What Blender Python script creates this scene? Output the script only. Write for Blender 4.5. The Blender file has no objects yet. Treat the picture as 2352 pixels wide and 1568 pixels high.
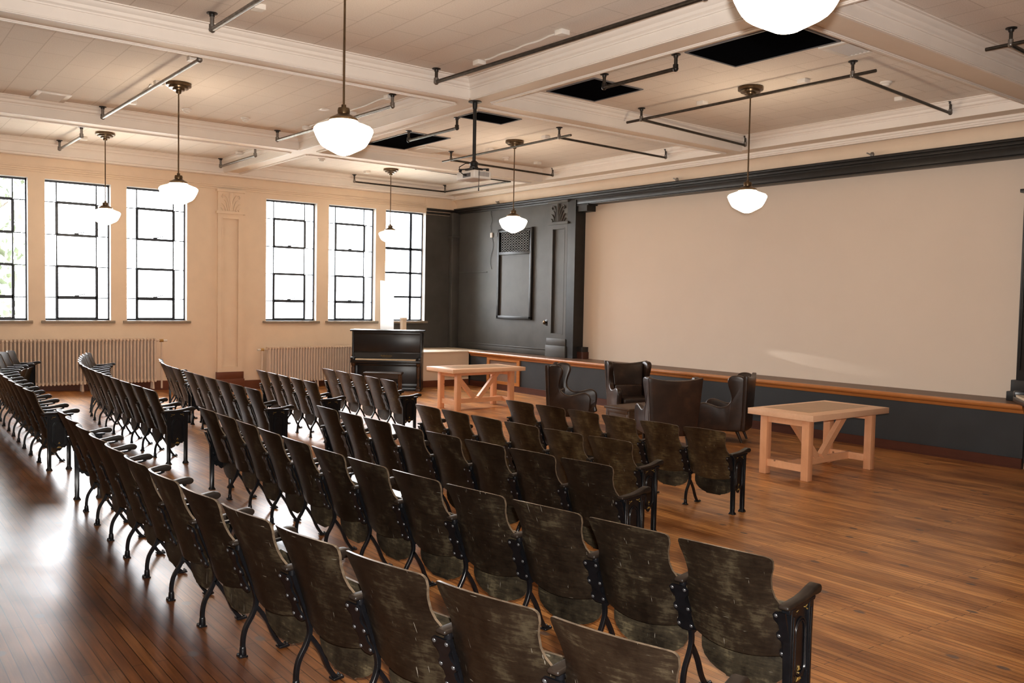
import bpy, bmesh, math, random
from mathutils import Vector, Matrix, Euler
random.seed(7)
PI = math.pi
SC = bpy.context.scene
COL = SC.collection

# ------------------------------------------------------------------ materials
def nt(name):
    m = bpy.data.materials.new(name); m.use_nodes = True
    t = m.node_tree; b = t.nodes['Principled BSDF']
    return m, t, b
def node(t, kind, **kw):
    n = t.nodes.new(kind)
    for k, v in kw.items():
        if k in n.inputs: n.inputs[k].default_value = v
        else: setattr(n, k, v)
    return n
def L(t, a, b): t.links.new(a, b)
def rgb(c): return (c[0], c[1], c[2], 1.0)
def coords(t, scale=(1, 1, 1), rot=(0, 0, 0), kind='Object'):
    tc = node(t, 'ShaderNodeTexCoord'); mp = node(t, 'ShaderNodeMapping')
    mp.inputs['Scale'].default_value = scale; mp.inputs['Rotation'].default_value = rot
    L(t, tc.outputs[kind], mp.inputs['Vector']); return mp.outputs['Vector']
def ramp(t, fac, stops):
    r = node(t, 'ShaderNodeValToRGB'); e = r.color_ramp.elements
    while len(e) < len(stops): e.new(0.5)
    for i, (p, c) in enumerate(stops): e[i].position = p; e[i].color = rgb(c)
    L(t, fac, r.inputs['Fac']); return r.outputs['Color']
def mixc(t, fac, a, b, mode='MIX'):
    m = node(t, 'ShaderNodeMix', data_type='RGBA', blend_type=mode)
    for src, idx in ((fac, 0), (a, 6), (b, 7)):
        if isinstance(src, (int, float)): m.inputs[idx].default_value = src
        elif isinstance(src, tuple): m.inputs[idx].default_value = rgb(src)
        else: L(t, src, m.inputs[idx])
    return m.outputs[2]
def noise(t, vec, scale, detail=4, rough=.55, out='Fac'):
    n = node(t, 'ShaderNodeTexNoise'); n.inputs['Scale'].default_value = scale
    n.inputs['Detail'].default_value = detail; n.inputs['Roughness'].default_value = rough
    if vec is not None: L(t, vec, n.inputs['Vector'])
    return n.outputs[out]
def bump(t, b, h, strength=.2, dist=.01):
    n = node(t, 'ShaderNodeBump'); n.inputs['Strength'].default_value = strength; n.inputs['Distance'].default_value = dist
    L(t, h, n.inputs['Height']); L(t, n.outputs['Normal'], b.inputs['Normal'])
def simple(name, col, rough=.5, metal=0, var=.12, scale=12, bmp=0, spec=.5):
    m, t, b = nt(name)
    v = coords(t)
    f = noise(t, v, scale)
    c = ramp(t, f, [(.3, tuple(x * (1 - var) for x in col)), (.7, tuple(min(1, x * (1 + var)) for x in col))])
    L(t, c, b.inputs['Base Color']); b.inputs['Roughness'].default_value = rough; b.inputs['Metallic'].default_value = metal
    b.inputs['Specular IOR Level'].default_value = spec
    if bmp: bump(t, b, noise(t, v, scale * 6, 3), bmp, .004)
    return m
def wood(name, c1, c2, rough=.4, axis=0, scale=1.0, knots=True, spec=.5):
    m, t, b = nt(name)
    s = [14, 14, 14]; s[axis] = 1.1
    v = coords(t, tuple(x * scale for x in s))
    n1 = noise(t, v, 2.0, 6, .6); n2 = noise(t, coords(t, (2, 2, 2)), 2.5, 3)
    c = mixc(t, n1, c1, c2)
    c = mixc(t, .35, c, mixc(t, n2, tuple(x * .75 for x in c1), tuple(min(1, x * 1.15) for x in c2)))
    if knots:
        vo = node(t, 'ShaderNodeTexVoronoi'); vo.inputs['Scale'].default_value = 3.2; L(t, coords(t, (1, 1, 1)), vo.inputs['Vector'])
        k = ramp(t, vo.outputs['Distance'], [(.035, (1, 1, 1)), (.06, (0, 0, 0))])
        c = mixc(t, k, c, tuple(x * .45 for x in c1))
    L(t, c, b.inputs['Base Color']); b.inputs['Roughness'].default_value = rough; b.inputs['Specular IOR Level'].default_value = spec
    return m
def emit(name, col, s):
    m, t, b = nt(name)
    b.inputs['Base Color'].default_value = (.9, .9, .88, 1); b.inputs['Emission Color'].default_value = rgb(col); b.inputs['Emission Strength'].default_value = s
    b.inputs['Roughness'].default_value = .25
    return m

M = {}
def floor_mat():
    m, t, b = nt('plank_floor')
    v = coords(t, (1, 1, 1), (0, 0, PI / 2))
    br = node(t, 'ShaderNodeTexBrick', offset=.37, offset_frequency=2, squash=1)
    br.inputs['Scale'].default_value = 1; br.inputs['Brick Width'].default_value = 1.35; br.inputs['Row Height'].default_value = .058
    br.inputs['Mortar Size'].default_value = .0022; br.inputs['Mortar Smooth'].default_value = .1; br.inputs['Bias'].default_value = 0
    br.inputs['Color1'].default_value = (.30, .30, .30, 1); br.inputs['Color2'].default_value = (.75, .75, .75, 1); br.inputs['Mortar'].default_value = (0, 0, 0, 1)
    L(t, v, br.inputs['Vector'])
    tone = ramp(t, br.outputs['Color'], [(.0, (.07, .028, .013)), (.3, (.27, .108, .036)), (.5, (.32, .138, .048)), (.75, (.385, .178, .066))])
    grain = noise(t, coords(t, (26, .9, 1)), 2.2, 4, .6)
    tone = mixc(t, 1.0, tone, ramp(t, grain, [(.32, (.72, .68, .64)), (.68, (1.28, 1.30, 1.32))]), 'MULTIPLY')
    tone = mixc(t, br.outputs['Fac'], tone, (.035, .014, .007))
    # darker varnish at the back of the hall, honey toned and worn toward the stage; window light painted in toward the windows
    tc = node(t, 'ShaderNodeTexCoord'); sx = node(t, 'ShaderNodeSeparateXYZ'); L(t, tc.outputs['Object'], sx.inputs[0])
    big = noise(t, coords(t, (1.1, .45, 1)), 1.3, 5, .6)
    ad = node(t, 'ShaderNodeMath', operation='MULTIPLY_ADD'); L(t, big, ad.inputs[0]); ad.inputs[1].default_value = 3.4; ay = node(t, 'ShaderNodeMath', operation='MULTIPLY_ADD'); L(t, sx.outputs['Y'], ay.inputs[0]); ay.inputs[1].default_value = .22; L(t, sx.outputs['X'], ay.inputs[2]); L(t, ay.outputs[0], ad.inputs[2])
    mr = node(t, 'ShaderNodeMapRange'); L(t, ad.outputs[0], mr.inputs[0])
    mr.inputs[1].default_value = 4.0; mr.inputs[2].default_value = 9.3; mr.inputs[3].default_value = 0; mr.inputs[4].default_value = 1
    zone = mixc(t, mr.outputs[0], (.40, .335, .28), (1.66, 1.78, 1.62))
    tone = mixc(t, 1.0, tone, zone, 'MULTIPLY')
    st = ramp(t, noise(t, coords(t, (2.2, .6, 1)), 1.7, 4, .6), [(.42, (1, 1, 1)), (.64, (.50, .43, .40))])
    tone = mixc(t, 1.0, tone, st, 'MULTIPLY')
    vo = node(t, 'ShaderNodeTexVoronoi', voronoi_dimensions='2D'); vo.inputs['Scale'].default_value = 1.15; L(t, coords(t, (1.5, 1.0, 1)), vo.inputs['Vector'])
    spot = ramp(t, vo.outputs['Distance'], [(.035, (.8, .8, .8)), (.055, (0, 0, 0))])
    tone = mixc(t, spot, tone, (.07, .055, .05))
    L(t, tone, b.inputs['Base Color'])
    r = node(t, 'ShaderNodeMapRange'); L(t, noise(t, coords(t, (1.5, .8, 1)), 2.4, 5), r.inputs[0]); r.inputs[1].default_value = .3; r.inputs[2].default_value = .7
    r.inputs[3].default_value = .285; r.inputs[4].default_value = .36; b.inputs['Specular IOR Level'].default_value = .52
    L(t, r.outputs[0], b.inputs['Roughness'])
    return m
def tile_mat():
    m, t, b = nt('ceiling_tile')
    v = coords(t, (1, 1, 1), (0, 0, PI / 2))
    br = node(t, 'ShaderNodeTexBrick', offset=.5)
    for k, x in (('Scale', 1), ('Brick Width', .81), ('Row Height', .405), ('Mortar Size', .007), ('Mortar Smooth', .3)): br.inputs[k].default_value = x
    br.inputs['Color1'].default_value = (.80, .74, .68, 1); br.inputs['Color2'].default_value = (.84, .78, .72, 1); br.inputs['Mortar'].default_value = (.60, .54, .48, 1)
    L(t, v, br.inputs['Vector'])
    n = noise(t, coords(t), 75, 3)
    c = mixc(t, .3, br.outputs['Color'], ramp(t, n, [(.35, (.64, .58, .53)), (.6, (.88, .82, .76))]))
    L(t, c, b.inputs['Base Color']); b.inputs['Roughness'].default_value = .85
    bump(t, b, n, .25, .004)
    return m
def ply_mat(name, dark, mid, pale, pale_amt):
    m, t, b = nt(name)
    oi = node(t, 'ShaderNodeObjectInfo')
    tc = node(t, 'ShaderNodeTexCoord')
    off = node(t, 'ShaderNodeVectorMath', operation='MULTIPLY_ADD')
    cb = node(t, 'ShaderNodeCombineXYZ')
    for i in range(3): L(t, oi.outputs['Random'], cb.inputs[i])
    L(t, cb.outputs[0], off.inputs[0]); off.inputs[1].default_value = (31, 17, 23); L(t, tc.outputs['Object'], off.inputs[2])
    def mp(s):
        q = node(t, 'ShaderNodeMapping'); q.inputs['Scale'].default_value = s; L(t, off.outputs[0], q.inputs['Vector']); return q.outputs[0]
    cloud = noise(t, mp((3, 3.6, 2.6)), 1.6, 6, .66)
    grain = noise(t, mp((9, 4.0, 30)), 2.2, 6, .75)
    mx = node(t, 'ShaderNodeMath', operation='MULTIPLY_ADD'); L(t, grain, mx.inputs[0]); mx.inputs[1].default_value = .62; L(t, cloud, mx.inputs[2])
    c = ramp(t, mx.outputs[0], [(.66, dark), (.86, mid), (.90 + .32 * (1.1 - pale_amt), pale)])
    rnd = node(t, 'ShaderNodeMapRange'); L(t, oi.outputs['Random'], rnd.inputs[0]); rnd.inputs[3].default_value = .72; rnd.inputs[4].default_value = 1.3
    c = mixc(t, 1.0, c, rnd.outputs[0], 'MULTIPLY')
    sc = noise(t, mp((16, 70, 6)), 1.3, 2, .5); sc2 = noise(t, mp((20, 7, 80)), 1.2, 2, .5); 
    s1 = ramp(t, sc, [(.735, (0, 0, 0)), (.755, (1, 1, 1))]); s2 = ramp(t, sc2, [(.745, (0, 0, 0)), (.765, (1, 1, 1))])
    c = mixc(t, s1, c, (.16, .145, .12)); c = mixc(t, s2, c, (.14, .125, .10))
    L(t, c, b.inputs['Base Color']); b.inputs['Specular IOR Level'].default_value = .36
    rr = node(t, 'ShaderNodeMapRange'); L(t, cloud, rr.inputs[0]); rr.inputs[1].default_value = .3; rr.inputs[2].default_value = .7; rr.inputs[3].default_value = .30; rr.inputs[4].default_value = .46
    L(t, rr.outputs[0], b.inputs['Roughness'])
    bump(t, b, grain, .06, .003)
    return m
def glass_mat():
    m, t, b = nt('window_glass')
    t.nodes.remove(b); out = t.nodes['Material Output']
    tr = node(t, 'ShaderNodeBsdfTransparent'); gl = node(t, 'ShaderNodeBsdfGlossy'); gl.inputs['Roughness'].default_value = .02
    fr = node(t, 'ShaderNodeFresnel'); fr.inputs['IOR'].default_value = 1.25
    mx = node(t, 'ShaderNodeMixShader'); L(t, fr.outputs[0], mx.inputs[0]); L(t, tr.outputs[0], mx.inputs[1]); L(t, gl.outputs[0], mx.inputs[2]); L(t, mx.outputs[0], out.inputs['Surface'])
    return m
def translucent_mat():
    m, t, b = nt('white_sheet')
    out = t.nodes['Material Output']
    b.inputs['Base Color'].default_value = (.93, .93, .92, 1)
    tr = node(t, 'ShaderNodeBsdfTranslucent'); tr.inputs['Color'].default_value = (.95, .95, .94, 1)
    mx = node(t, 'ShaderNodeMixShader'); mx.inputs[0].default_value = .85
    L(t, b.outputs[0], mx.inputs[1]); L(t, tr.outputs[0], mx.inputs[2]); L(t, mx.outputs[0], out.inputs['Surface'])
    return m
def leather_mat():
    m, t, b = nt('brown_leather')
    oi = coords(t)
    n = noise(t, oi, 3.5, 5, .6)
    c = ramp(t, n, [(.3, (.016, .009, .0065)), (.55, (.032, .017, .011)), (.8, (.075, .036, .02))])
    L(t, c, b.inputs['Base Color']); b.inputs['Roughness'].default_value = .34
    bump(t, b, noise(t, oi, 160, 2), .12, .002)
    return m

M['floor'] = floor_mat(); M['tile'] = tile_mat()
M['cream'] = simple('cream_wall_paint', (.81, .665, .52), .6, var=.03, scale=3)
M['white_trim'] = simple('white_trim_paint', (.86, .81, .76), .5, var=.02, scale=3)
M['soffit'] = simple('cream_soffit_paint', (.83, .73, .62), .55, var=.02, scale=3)
M['screen'] = simple('projection_wall_paint', (.72, .62, .525), .75, var=.012, scale=1.5)
M['black_wall'] = simple('black_wall_paint', (.072, .068, .062), .5, var=.16, scale=2.2, bmp=.12)
M['black_trim'] = simple('black_trim_paint', (.018, .0175, .017), .38, var=.2, scale=6)
M['slate'] = simple('slate_panel_paint', (.030, .034, .038), .55, var=.12, scale=2)
M['honey'] = wood('honey_wood', (.33, .115, .028), (.56, .23, .07), .35, axis=1)
M['stage_floor'] = wood('stage_boards', (.10, .055, .033), (.20, .115, .07), .45, axis=1, knots=False)
M['redwood'] = wood('red_brown_baseboard', (.06, .018, .010), (.105, .033, .018), .4, axis=1, knots=False)
M['redwood_x'] = wood('red_brown_baseboard_x', (.12, .035, .016), (.20, .065, .03), .4, axis=0, knots=False)
M['pine'] = wood('pine_wood', (.66, .34, .18), (.84, .50, .29), .5, axis=0)
M['pine_z'] = wood('pine_wood_upright', (.62, .30, .15), (.82, .46, .26), .5, axis=2)
M['pine_top'] = wood('pine_top', (.70, .43, .27), (.86, .58, .39), .42, axis=0, knots=False)
M['pine_inset'] = wood('worn_table_inset', (.34, .20, .10), (.52, .33, .18), .38, axis=0)
M['chestwood'] = wood('chest_wood', (.055, .030, .016), (.12, .070, .038), .42, axis=0)
M['dark_leg'] = wood('dark_leg_wood', (.020, .012, .008), (.045, .026, .016), .35, axis=2, knots=False)
M['ply_back'] = ply_mat('dark_plywood', (.0065, .0042, .0028), (.0135, .009, .0055), (.040, .031, .0185), .42)
M['ply_brown'] = ply_mat('brown_plywood', (.016, .0085, .004), (.040, .024, .0105), (.085, .062, .030), .4)
M['ply_seat'] = ply_mat('seat_plywood', (.010, .0078, .0055), (.030, .0235, .0145), (.085, .068, .040), .7)
M['ply_edge'] = simple('worn_plywood_edge', (.085, .062, .042), .32, var=.5, scale=24)
M['arm_wood'] = simple('dark_arm_wood', (.014, .0095, .007), .42, var=.35, scale=14, spec=.28)
M['iron'] = simple('black_cast_iron', (.0045, .0045, .0055), .30, var=.3, scale=18, spec=.34)
M['lattice_grey'] = simple('lattice_grey_paint', (.15, .145, .135), .5)
M['gilt'] = simple('gilt_paint', (.30, .20, .06), .35, metal=.4, var=.3, scale=30)
M['steel_pipe'] = simple('galvanised_pipe', (.24, .225, .21), .42, metal=.8, var=.25, scale=16)
M['dark_pipe'] = simple('dark_steel_pipe', (.075, .066, .056), .38, metal=.7, var=.3, scale=16)
M['black_iron_fitting'] = simple('dark_pipe_fitting', (.04, .036, .033), .4, metal=.6, var=.2)
M['bronze'] = simple('bronze_fitting', (.12, .08, .045), .3, metal=.85, var=.2, scale=20)
M['white_plastic'] = simple('white_plastic', (.78, .75, .71), .45, var=.02)
M['grey_plastic'] = simple('grey_plastic', (.16, .16, .17), .5, var=.05)
M['black_plastic'] = simple('black_plastic', (.012, .012, .012), .4, var=.1)
M['void'] = simple('dark_void', (.004, .0045, .006), .9, var=.1, spec=0)
M['globe'] = emit('opal_glass_lit', (1.0, .80, .58), 27.0)
M['led'] = emit('indicator_white', (1, .95, .8), 1.2)
M['window_steel'] = simple('window_steel', (.045, .058, .08), .45, var=.15)
M['sill'] = simple('sill_stone', (.30, .245, .19), .5, var=.1)
M['plaster_reveal'] = simple('reveal_plaster', (.82, .80, .77), .7, var=.05, bmp=.2)
M['glass'] = glass_mat(); M['sheet'] = translucent_mat()
M['radiator'] = simple('radiator_paint', (.72, .59, .48), .42, var=.04, scale=8)
M['brass'] = simple('valve_brass', (.55, .36, .14), .35, metal=.8, var=.15)
M['piano'] = simple('ebonised_wood', (.011, .012, .016), .3, var=.25, scale=5)
M['piano_worn'] = simple('worn_brown_edge', (.065, .032, .015), .45, var=.5, scale=30)
M['ivory'] = simple('ivory_keys', (.72, .62, .48), .35, var=.05)
M['leather'] = leather_mat()
M['mesh'] = simple('brown_mesh_cloth', (.22, .135, .09), .7, var=.1, scale=60)
M['bark'] = simple('tree_bark', (.05, .042, .034), .8, var=.3)
M['leafmat'] = simple('pale_leaves', (.07, .088, .05), .6, var=.5, scale=3)
M['ground'] = simple('pale_yard', (.36, .36, .32), .9, var=.1, scale=1)

# ------------------------------------------------------------------ mesh builder
class MB:
    def __init__(s): s.v = []; s.f = []; s.mi = []; s.sm = []
    def add(s, vs, fs, mi=0, smooth=False, T=None):
        b = len(s.v)
        for p in vs:
            p = Vector(p)
            s.v.append(T @ p if T is not None else p)
        for f in fs: s.f.append([b + i for i in f]); s.mi.append(mi); s.sm.append(smooth)
        return s
    def box(s, lo, hi, mi=0, T=None):
        x0, y0, z0 = lo; x1, y1, z1 = hi
        vs = [(x0, y0, z0), (x1, y0, z0), (x1, y1, z0), (x0, y1, z0), (x0, y0, z1), (x1, y0, z1), (x1, y1, z1), (x0, y1, z1)]
        return s.add(vs, [(0, 3, 2, 1), (4, 5, 6, 7), (0, 1, 5, 4), (1, 2, 6, 5), (2, 3, 7, 6), (3, 0, 4, 7)], mi, False, T)
    def bar(s, a, b, w, h, mi=0, up=(0, 0, 1)):
        a = Vector(a); b = Vector(b); d = (b - a); ln = d.length; d.normalize()
        u = Vector(up)
        if abs(d.dot(u)) > .98: u = Vector((1, 0, 0))
        r = d.cross(u).normalized(); u = r.cross(d)
        T = Matrix(((d.x, r.x, u.x, a.x), (d.y, r.y, u.y, a.y), (d.z, r.z, u.z, a.z), (0, 0, 0, 1)))
        return s.box((0, -w / 2, -h / 2), (ln, w / 2, h / 2), mi, T)
    def tube(s, pts, r, n=10, mi=0, cap=True, smooth=True, T=None):
        pts = [Vector(p) for p in pts]; rs = r if isinstance(r, (list, tuple)) else [r] * len(pts)
        vs, fs = [], []
        prev = None
        for i, p in enumerate(pts):
            d = (pts[min(i + 1, len(pts) - 1)] - pts[max(i - 1, 0)]).normalized()
            if prev is None:
                a = Vector((0, 0, 1)) if abs(d.z) < .9 else Vector((1, 0, 0))
                u = d.cross(a).normalized()
            else:
                u = (prev - d * prev.dot(d)).normalized()
            prev = u; w = d.cross(u)
            for k in range(n):
                t = 2 * PI * k / n
                vs.append(p + (u * math.cos(t) + w * math.sin(t)) * rs[i])
        for i in range(len(pts) - 1):
            for k in range(n):
                a = i * n + k; b = i * n + (k + 1) % n
                fs.append((a, b, b + n, a + n))
        s.add(vs, fs, mi, smooth, T)
        if cap:
            s.add([vs[k] for k in range(n)], [tuple(range(n - 1, -1, -1))], mi, False, T)
            s.add([vs[(len(pts) - 1) * n + k] for k in range(n)], [tuple(range(n))], mi, False, T)
        return s
    def ribbon(s, pts, w, h, mi=0, axis=(0, 1, 0), T=None):      # rectangular section swept along a planar path, w across `axis`
        pts = [Vector(p) for p in pts]; ax = Vector(axis); vs, fs = [], []
        ws = w if isinstance(w, (list, tuple)) else [w] * len(pts); hs = h if isinstance(h, (list, tuple)) else [h] * len(pts)
        for i, p in enumerate(pts):
            d = (pts[min(i + 1, len(pts) - 1)] - pts[max(i - 1, 0)]).normalized(); u = d.cross(ax).normalized()
            for a, b in ((-1, -1), (1, -1), (1, 1), (-1, 1)): vs.append(p + ax * (a * ws[i] / 2) + u * (b * hs[i] / 2))
        for i in range(len(pts) - 1):
            for k in range(4):
                a = 4 * i + k; b = 4 * i + (k + 1) % 4; fs.append((a, b, b + 4, a + 4))
        e = 4 * (len(pts) - 1); fs += [(3, 2, 1, 0), (e, e + 1, e + 2, e + 3)]
        return s.add(vs, fs, mi, False, T)
    def lathe(s, prof, n=24, mi=0, smooth=True, T=None):
        vs, fs = [], []
        for (r, z) in prof:
            for k in range(n): vs.append((r * math.cos(2 * PI * k / n), r * math.sin(2 * PI * k / n), z))
        for i in range(len(prof) - 1):
            for k in range(n):
                a = i * n + k; b = i * n + (k + 1) % n; fs.append((a, b, b + n, a + n))
        if prof[0][0] > 1e-4: fs.append(tuple(range(n - 1, -1, -1)))
        if prof[-1][0] > 1e-4: e = (len(prof) - 1) * n; fs.append(tuple(e + k for k in range(n)))
        return s.add(vs, fs, mi, smooth, T)
    def prism(s, poly, d0, d1, plane='xz', mi=0, T=None, smooth=False):   # polygon extruded along the third axis
        def P(a, b, d): return {'xz': (a, d, b), 'yz': (d, a, b), 'xy': (a, b, d)}[plane]
        n = len(poly); vs = [P(a, b, d0) for a, b in poly] + [P(a, b, d1) for a, b in poly]
        ar = sum(poly[i][0] * poly[(i + 1) % n][1] - poly[(i + 1) % n][0] * poly[i][1] for i in range(n))
        fs = [tuple(range(n)), tuple(range(2 * n - 1, n - 1, -1))] + [(i + n, (i + 1) % n + n, (i + 1) % n, i) for i in range(n)]
        flip = (ar > 0) == (plane in ('yz', 'xy')); 
        if d1 < d0: flip = not flip
        if flip: fs = [tuple(reversed(f)) for f in fs]
        return s.add(vs, fs, mi, smooth, T)
    def ball(s, c, r, mi=0, n=8, squash=(1, 1, 1)):
        prof = [(math.sin(PI * i / 6) * r, -math.cos(PI * i / 6) * r) for i in range(7)]
        T = Matrix.Translation(c) @ Matrix.Diagonal((*squash, 1))
        return s.lathe([(max(a, 1e-5), b) for a, b in prof], n, mi, True, T)
    def mesh(s, name, mats, bevel=0, seg=2, smooth=None, recalc=True):
        me = bpy.data.meshes.new(name); me.from_pydata([tuple(p) for p in s.v], [], s.f)
        for m in mats: me.materials.append(M[m] if isinstance(m, str) else m)
        for p, mi, sm in zip(me.polygons, s.mi, s.sm): p.material_index = mi; p.use_smooth = sm
        bm = bmesh.new(); bm.from_mesh(me)
        if recalc: bmesh.ops.recalc_face_normals(bm, faces=bm.faces)
        if bevel:
            es = [e for e in bm.edges if len(e.link_faces) == 2 and e.calc_face_angle(0) > .6]
            bmesh.ops.bevel(bm, geom=es, offset=bevel, segments=seg, profile=.5, affect='EDGES', clamp_overlap=True)
            for f in bm.faces: f.smooth = seg > 2
        bm.to_mesh(me); bm.free()
        me.set_sharp_from_angle(angle=.7)
        return me
    def obj(s, name, mats, parent=None, bevel=0, seg=2, loc=None, rot=None):
        if isinstance(mats, str): mats = [mats]
        o = bpy.data.objects.new(name, s.mesh(name, mats, bevel, seg)); COL.objects.link(o)
        if parent is not None: o.parent = parent
        if loc is not None: o.location = loc
        if rot is not None: o.rotation_euler = rot
        return o
def tag(o, label, cat, group=None, kind=None):
    o['label'] = label; o['category'] = cat
    if group: o['group'] = group
    if kind: o['kind'] = kind
    return o
def thing(name, label, cat, loc=(0, 0, 0), rotz=0, group=None):
    o = bpy.data.objects.new(name, None); COL.objects.link(o); o.location = loc; o.rotation_euler = (0, 0, rotz)
    o.empty_display_size = .1
    return tag(o, label, cat, group)
def struct(name, mb, mats, parent=None, bevel=0, label=None):
    o = mb.obj(name, mats, parent, bevel)
    if parent is None: o['kind'] = 'structure'
    if label: o['label'] = label
    return o
def copy_tree(o, parent=None):
    c = o.copy(); COL.objects.link(c)
    if parent is not None: c.parent = parent
    for ch in o.children: copy_tree(ch, c)
    return c
def nth(i): 
    return ['first', 'second', 'third', 'fourth', 'fifth', 'sixth', 'seventh', 'eighth', 'ninth', 'tenth', 'eleventh', 'twelfth', 'thirteenth', 'fourteenth', 'fifteenth'][i]
def fz(x): return -.04 * x if x < 7.25 else -.29

# ------------------------------------------------------------------ room constants
YW = 19.33      # window wall
XS = 13.08      # stage wall
ZB, ZC = 4.52, 4.76
X0, Y0 = -2.2, -.9
YR = YW + .17   # plane of the steel window frames
WIN = [(1.80, 3.02), (3.31, 4.53), (4.83, 6.07), (7.84, 9.10), (9.40, 10.68), (10.95, 12.13)]
SILL, HEAD = 1.26, 4.05

# ------------------------------------------------------------------ floor, walls
mb = MB()
ys = [Y0 - .2, YW + .3]
mb.add([(X0 - .2, ys[0], fz(X0 - .2)), (7.25, ys[0], -.29), (XS + .3, ys[0], -.29), (X0 - .2, ys[1], fz(X0 - .2)), (7.25, ys[1], -.29), (XS + .3, ys[1], -.29),
        (X0 - .2, ys[0], -.8), (XS + .3, ys[0], -.8), (XS + .3, ys[1], -.8), (X0 - .2, ys[1], -.8)],
       [(0, 1, 4, 3), (1, 2, 5, 4), (6, 9, 8, 7), (0, 6, 7, 2, 1), (3, 4, 5, 8, 9), (0, 3, 9, 6), (2, 7, 8, 5)])
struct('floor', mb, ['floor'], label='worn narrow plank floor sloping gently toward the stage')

mb = MB()
xs = [X0]
for a, b in WIN: xs += [a, b]
xs.append(XS + .3)
for i in range(0, len(xs), 2):
    if i == len(xs) - 2: mb.box((xs[i], YW, -.7), (xs[i + 1], YW + .32, 4.19), 1); mb.box((xs[i], YW, 4.19), (xs[i + 1], YW + .32, 5.0), 0)
    else: mb.box((xs[i], YW, SILL - .001), (xs[i + 1], YW + .32, 5.0), 0)
mb.box((X0, YW, -.7), (10.98, YW + .32, SILL - .001), 0); mb.box((10.98, YW, -.7), (12.13, YW + .32, SILL - .001), 1)
for a, b in WIN: mb.box((a, YW, HEAD), (b, YW + .32, 5.0), 0)
struct('wall_left', mb, ['cream', 'black_wall'], label='cream window wall, black at the stage corner')
mb = MB()      # upper cream band above the black corner, with a ragged paint edge
mb.prism([(12.10, 4.19), (12.5, 4.185), (12.9, 4.19), (XS, 4.185), (XS, 4.52), (12.1, 4.52)], YW - .012, YW - .002, 'xz', 0)
struct('trim_1', mb, ['cream'])

mb = MB()      # stage wall: black side part, header above the projection wall, black right part
mb.box((XS, 14.55, -.7), (XS + .45, YW, 4.3), 0)
mb.box((XS, Y0, -.7), (XS + .45, 5.25, 4.3), 0)
mb.box((XS, 5.25, 4.03), (XS + .45, 14.55, 4.3), 0)
mb.box((XS, Y0, 4.3), (XS + .45, YW + .3, 5.0), 1)
mb.box((XS + .2, 5.3, .3), (XS + .45, 14.6, 4.1), 2)
struct('wall_front', mb, ['black_wall', 'cream', 'screen'], label='black stage wall around a large cream projection wall')
mb = MB()
for lo, hi in (((X0 - .3, Y0 - .2, -.7), (X0, YW + .3, 5.0)),): mb.box(lo, hi, 0)
struct('wall_back', mb, ['cream'])
mb = MB(); mb.box((X0, Y0 - .2, -.7), (XS + .3, Y0, 5.0), 0)
struct('wall_right', mb, ['cream'])

# ceiling with coffer beams
mb = MB(); mb.box((X0 - .2, Y0 - .2, ZC), (XS + .3, YW + .3, ZC + .2), 0)
ceil = struct('ceiling', mb, ['tile'], label='tiled ceiling between boxed cream beams')
def crown(mb, axis, at, a, b, side):      # stepped crown on a beam face; side = +1 when the open cell lies toward + of the axis normal
    prof = [(0, ZC - .115), (.012, ZC - .115), (.014, ZC - .10), (.03, ZC - .085), (.034, ZC - .055), (.055, ZC - .04), (.065, ZC - .012), (.085, ZC - .010), (.085, ZC), (0, ZC)]
    pts = [(at + side * p * 1.35, ZC - (ZC - z) * 1.12) for p, z in prof]
    if axis == 'x': mb.prism(pts, a, b, 'yz', 1)
    else: mb.prism(pts, a, b, 'xz', 1)
def beam_u(y0, y1, xa, xb, name='beam'):
    mb = MB(); mb.box((xa, y0, ZB), (xb, y1, ZC + .01), 1)
    mb.add([(xa, y0 + .07, ZB - .0015), (xb, y0 + .07, ZB - .0015), (xb, y1 - .07, ZB - .0015), (xa, y1 - .07, ZB - .0015)], [(3, 2, 1, 0)], 0)
    for yy in (y0 + .005, y1 - .06):
        mb.box((xa, yy, ZB - .012), (xb, yy + .055, ZB), 1); mb.box((xa, yy + .012, ZB - .022), (xb, yy + .042, ZB - .01), 1)
    crown(mb, 'x', y0, xa, xb, -1); crown(mb, 'x', y1, xa, xb, 1)
    return mb.obj(name, ['soffit', 'white_trim'], ceil)
def beam_v(x0, x1, ya, yb, name='beam'):
    mb = MB(); mb.box((x0, ya, ZB), (x1, yb, ZC + .01), 1)
    mb.add([(x0 + .07, ya, ZB - .0015), (x1 - .07, ya, ZB - .0015), (x1 - .07, yb, ZB - .0015), (x0 + .07, yb, ZB - .0015)], [(3, 2, 1, 0)], 0)
    for xx in (x0 + .005, x1 - .06):
        mb.box((xx, ya, ZB - .012), (xx + .055, yb, ZB), 1); mb.box((xx + .012, ya, ZB - .022), (xx + .042, yb, ZB - .01), 1)
    crown(mb, 'y', x0, ya, yb, -1); crown(mb, 'y', x1, ya, yb, 1)
    return mb.obj(name, ['soffit', 'white_trim'], ceil)
QX = (6.76, 7.16); PX = 12.56; BY = [(4.60, 5.05), (9.72, 10.12), (15.16, 15.62)]; PY = 19.1; BX0 = (.78, 1.2)
segs_y = [(Y0, BY[0][0]), (BY[0][1], BY[1][0]), (BY[1][1], BY[2][0]), (BY[2][1], PY)]
for (y0, y1) in BY:
    for xa, xb in ((X0, BX0[0]), (BX0[1], QX[0]), (QX[1], PX)): beam_u(y0, y1, xa, xb)
    mb = MB()
    for x0, x1 in (BX0, QX): mb.box((x0, y0, ZB), (x1, y1, ZC + .01), 0)
    mb.obj('beam_crossing', ['soffit'], ceil)
for ya, yb in segs_y:
    for x0, x1 in (BX0, QX): beam_v(x0, x1, ya, yb)
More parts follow.
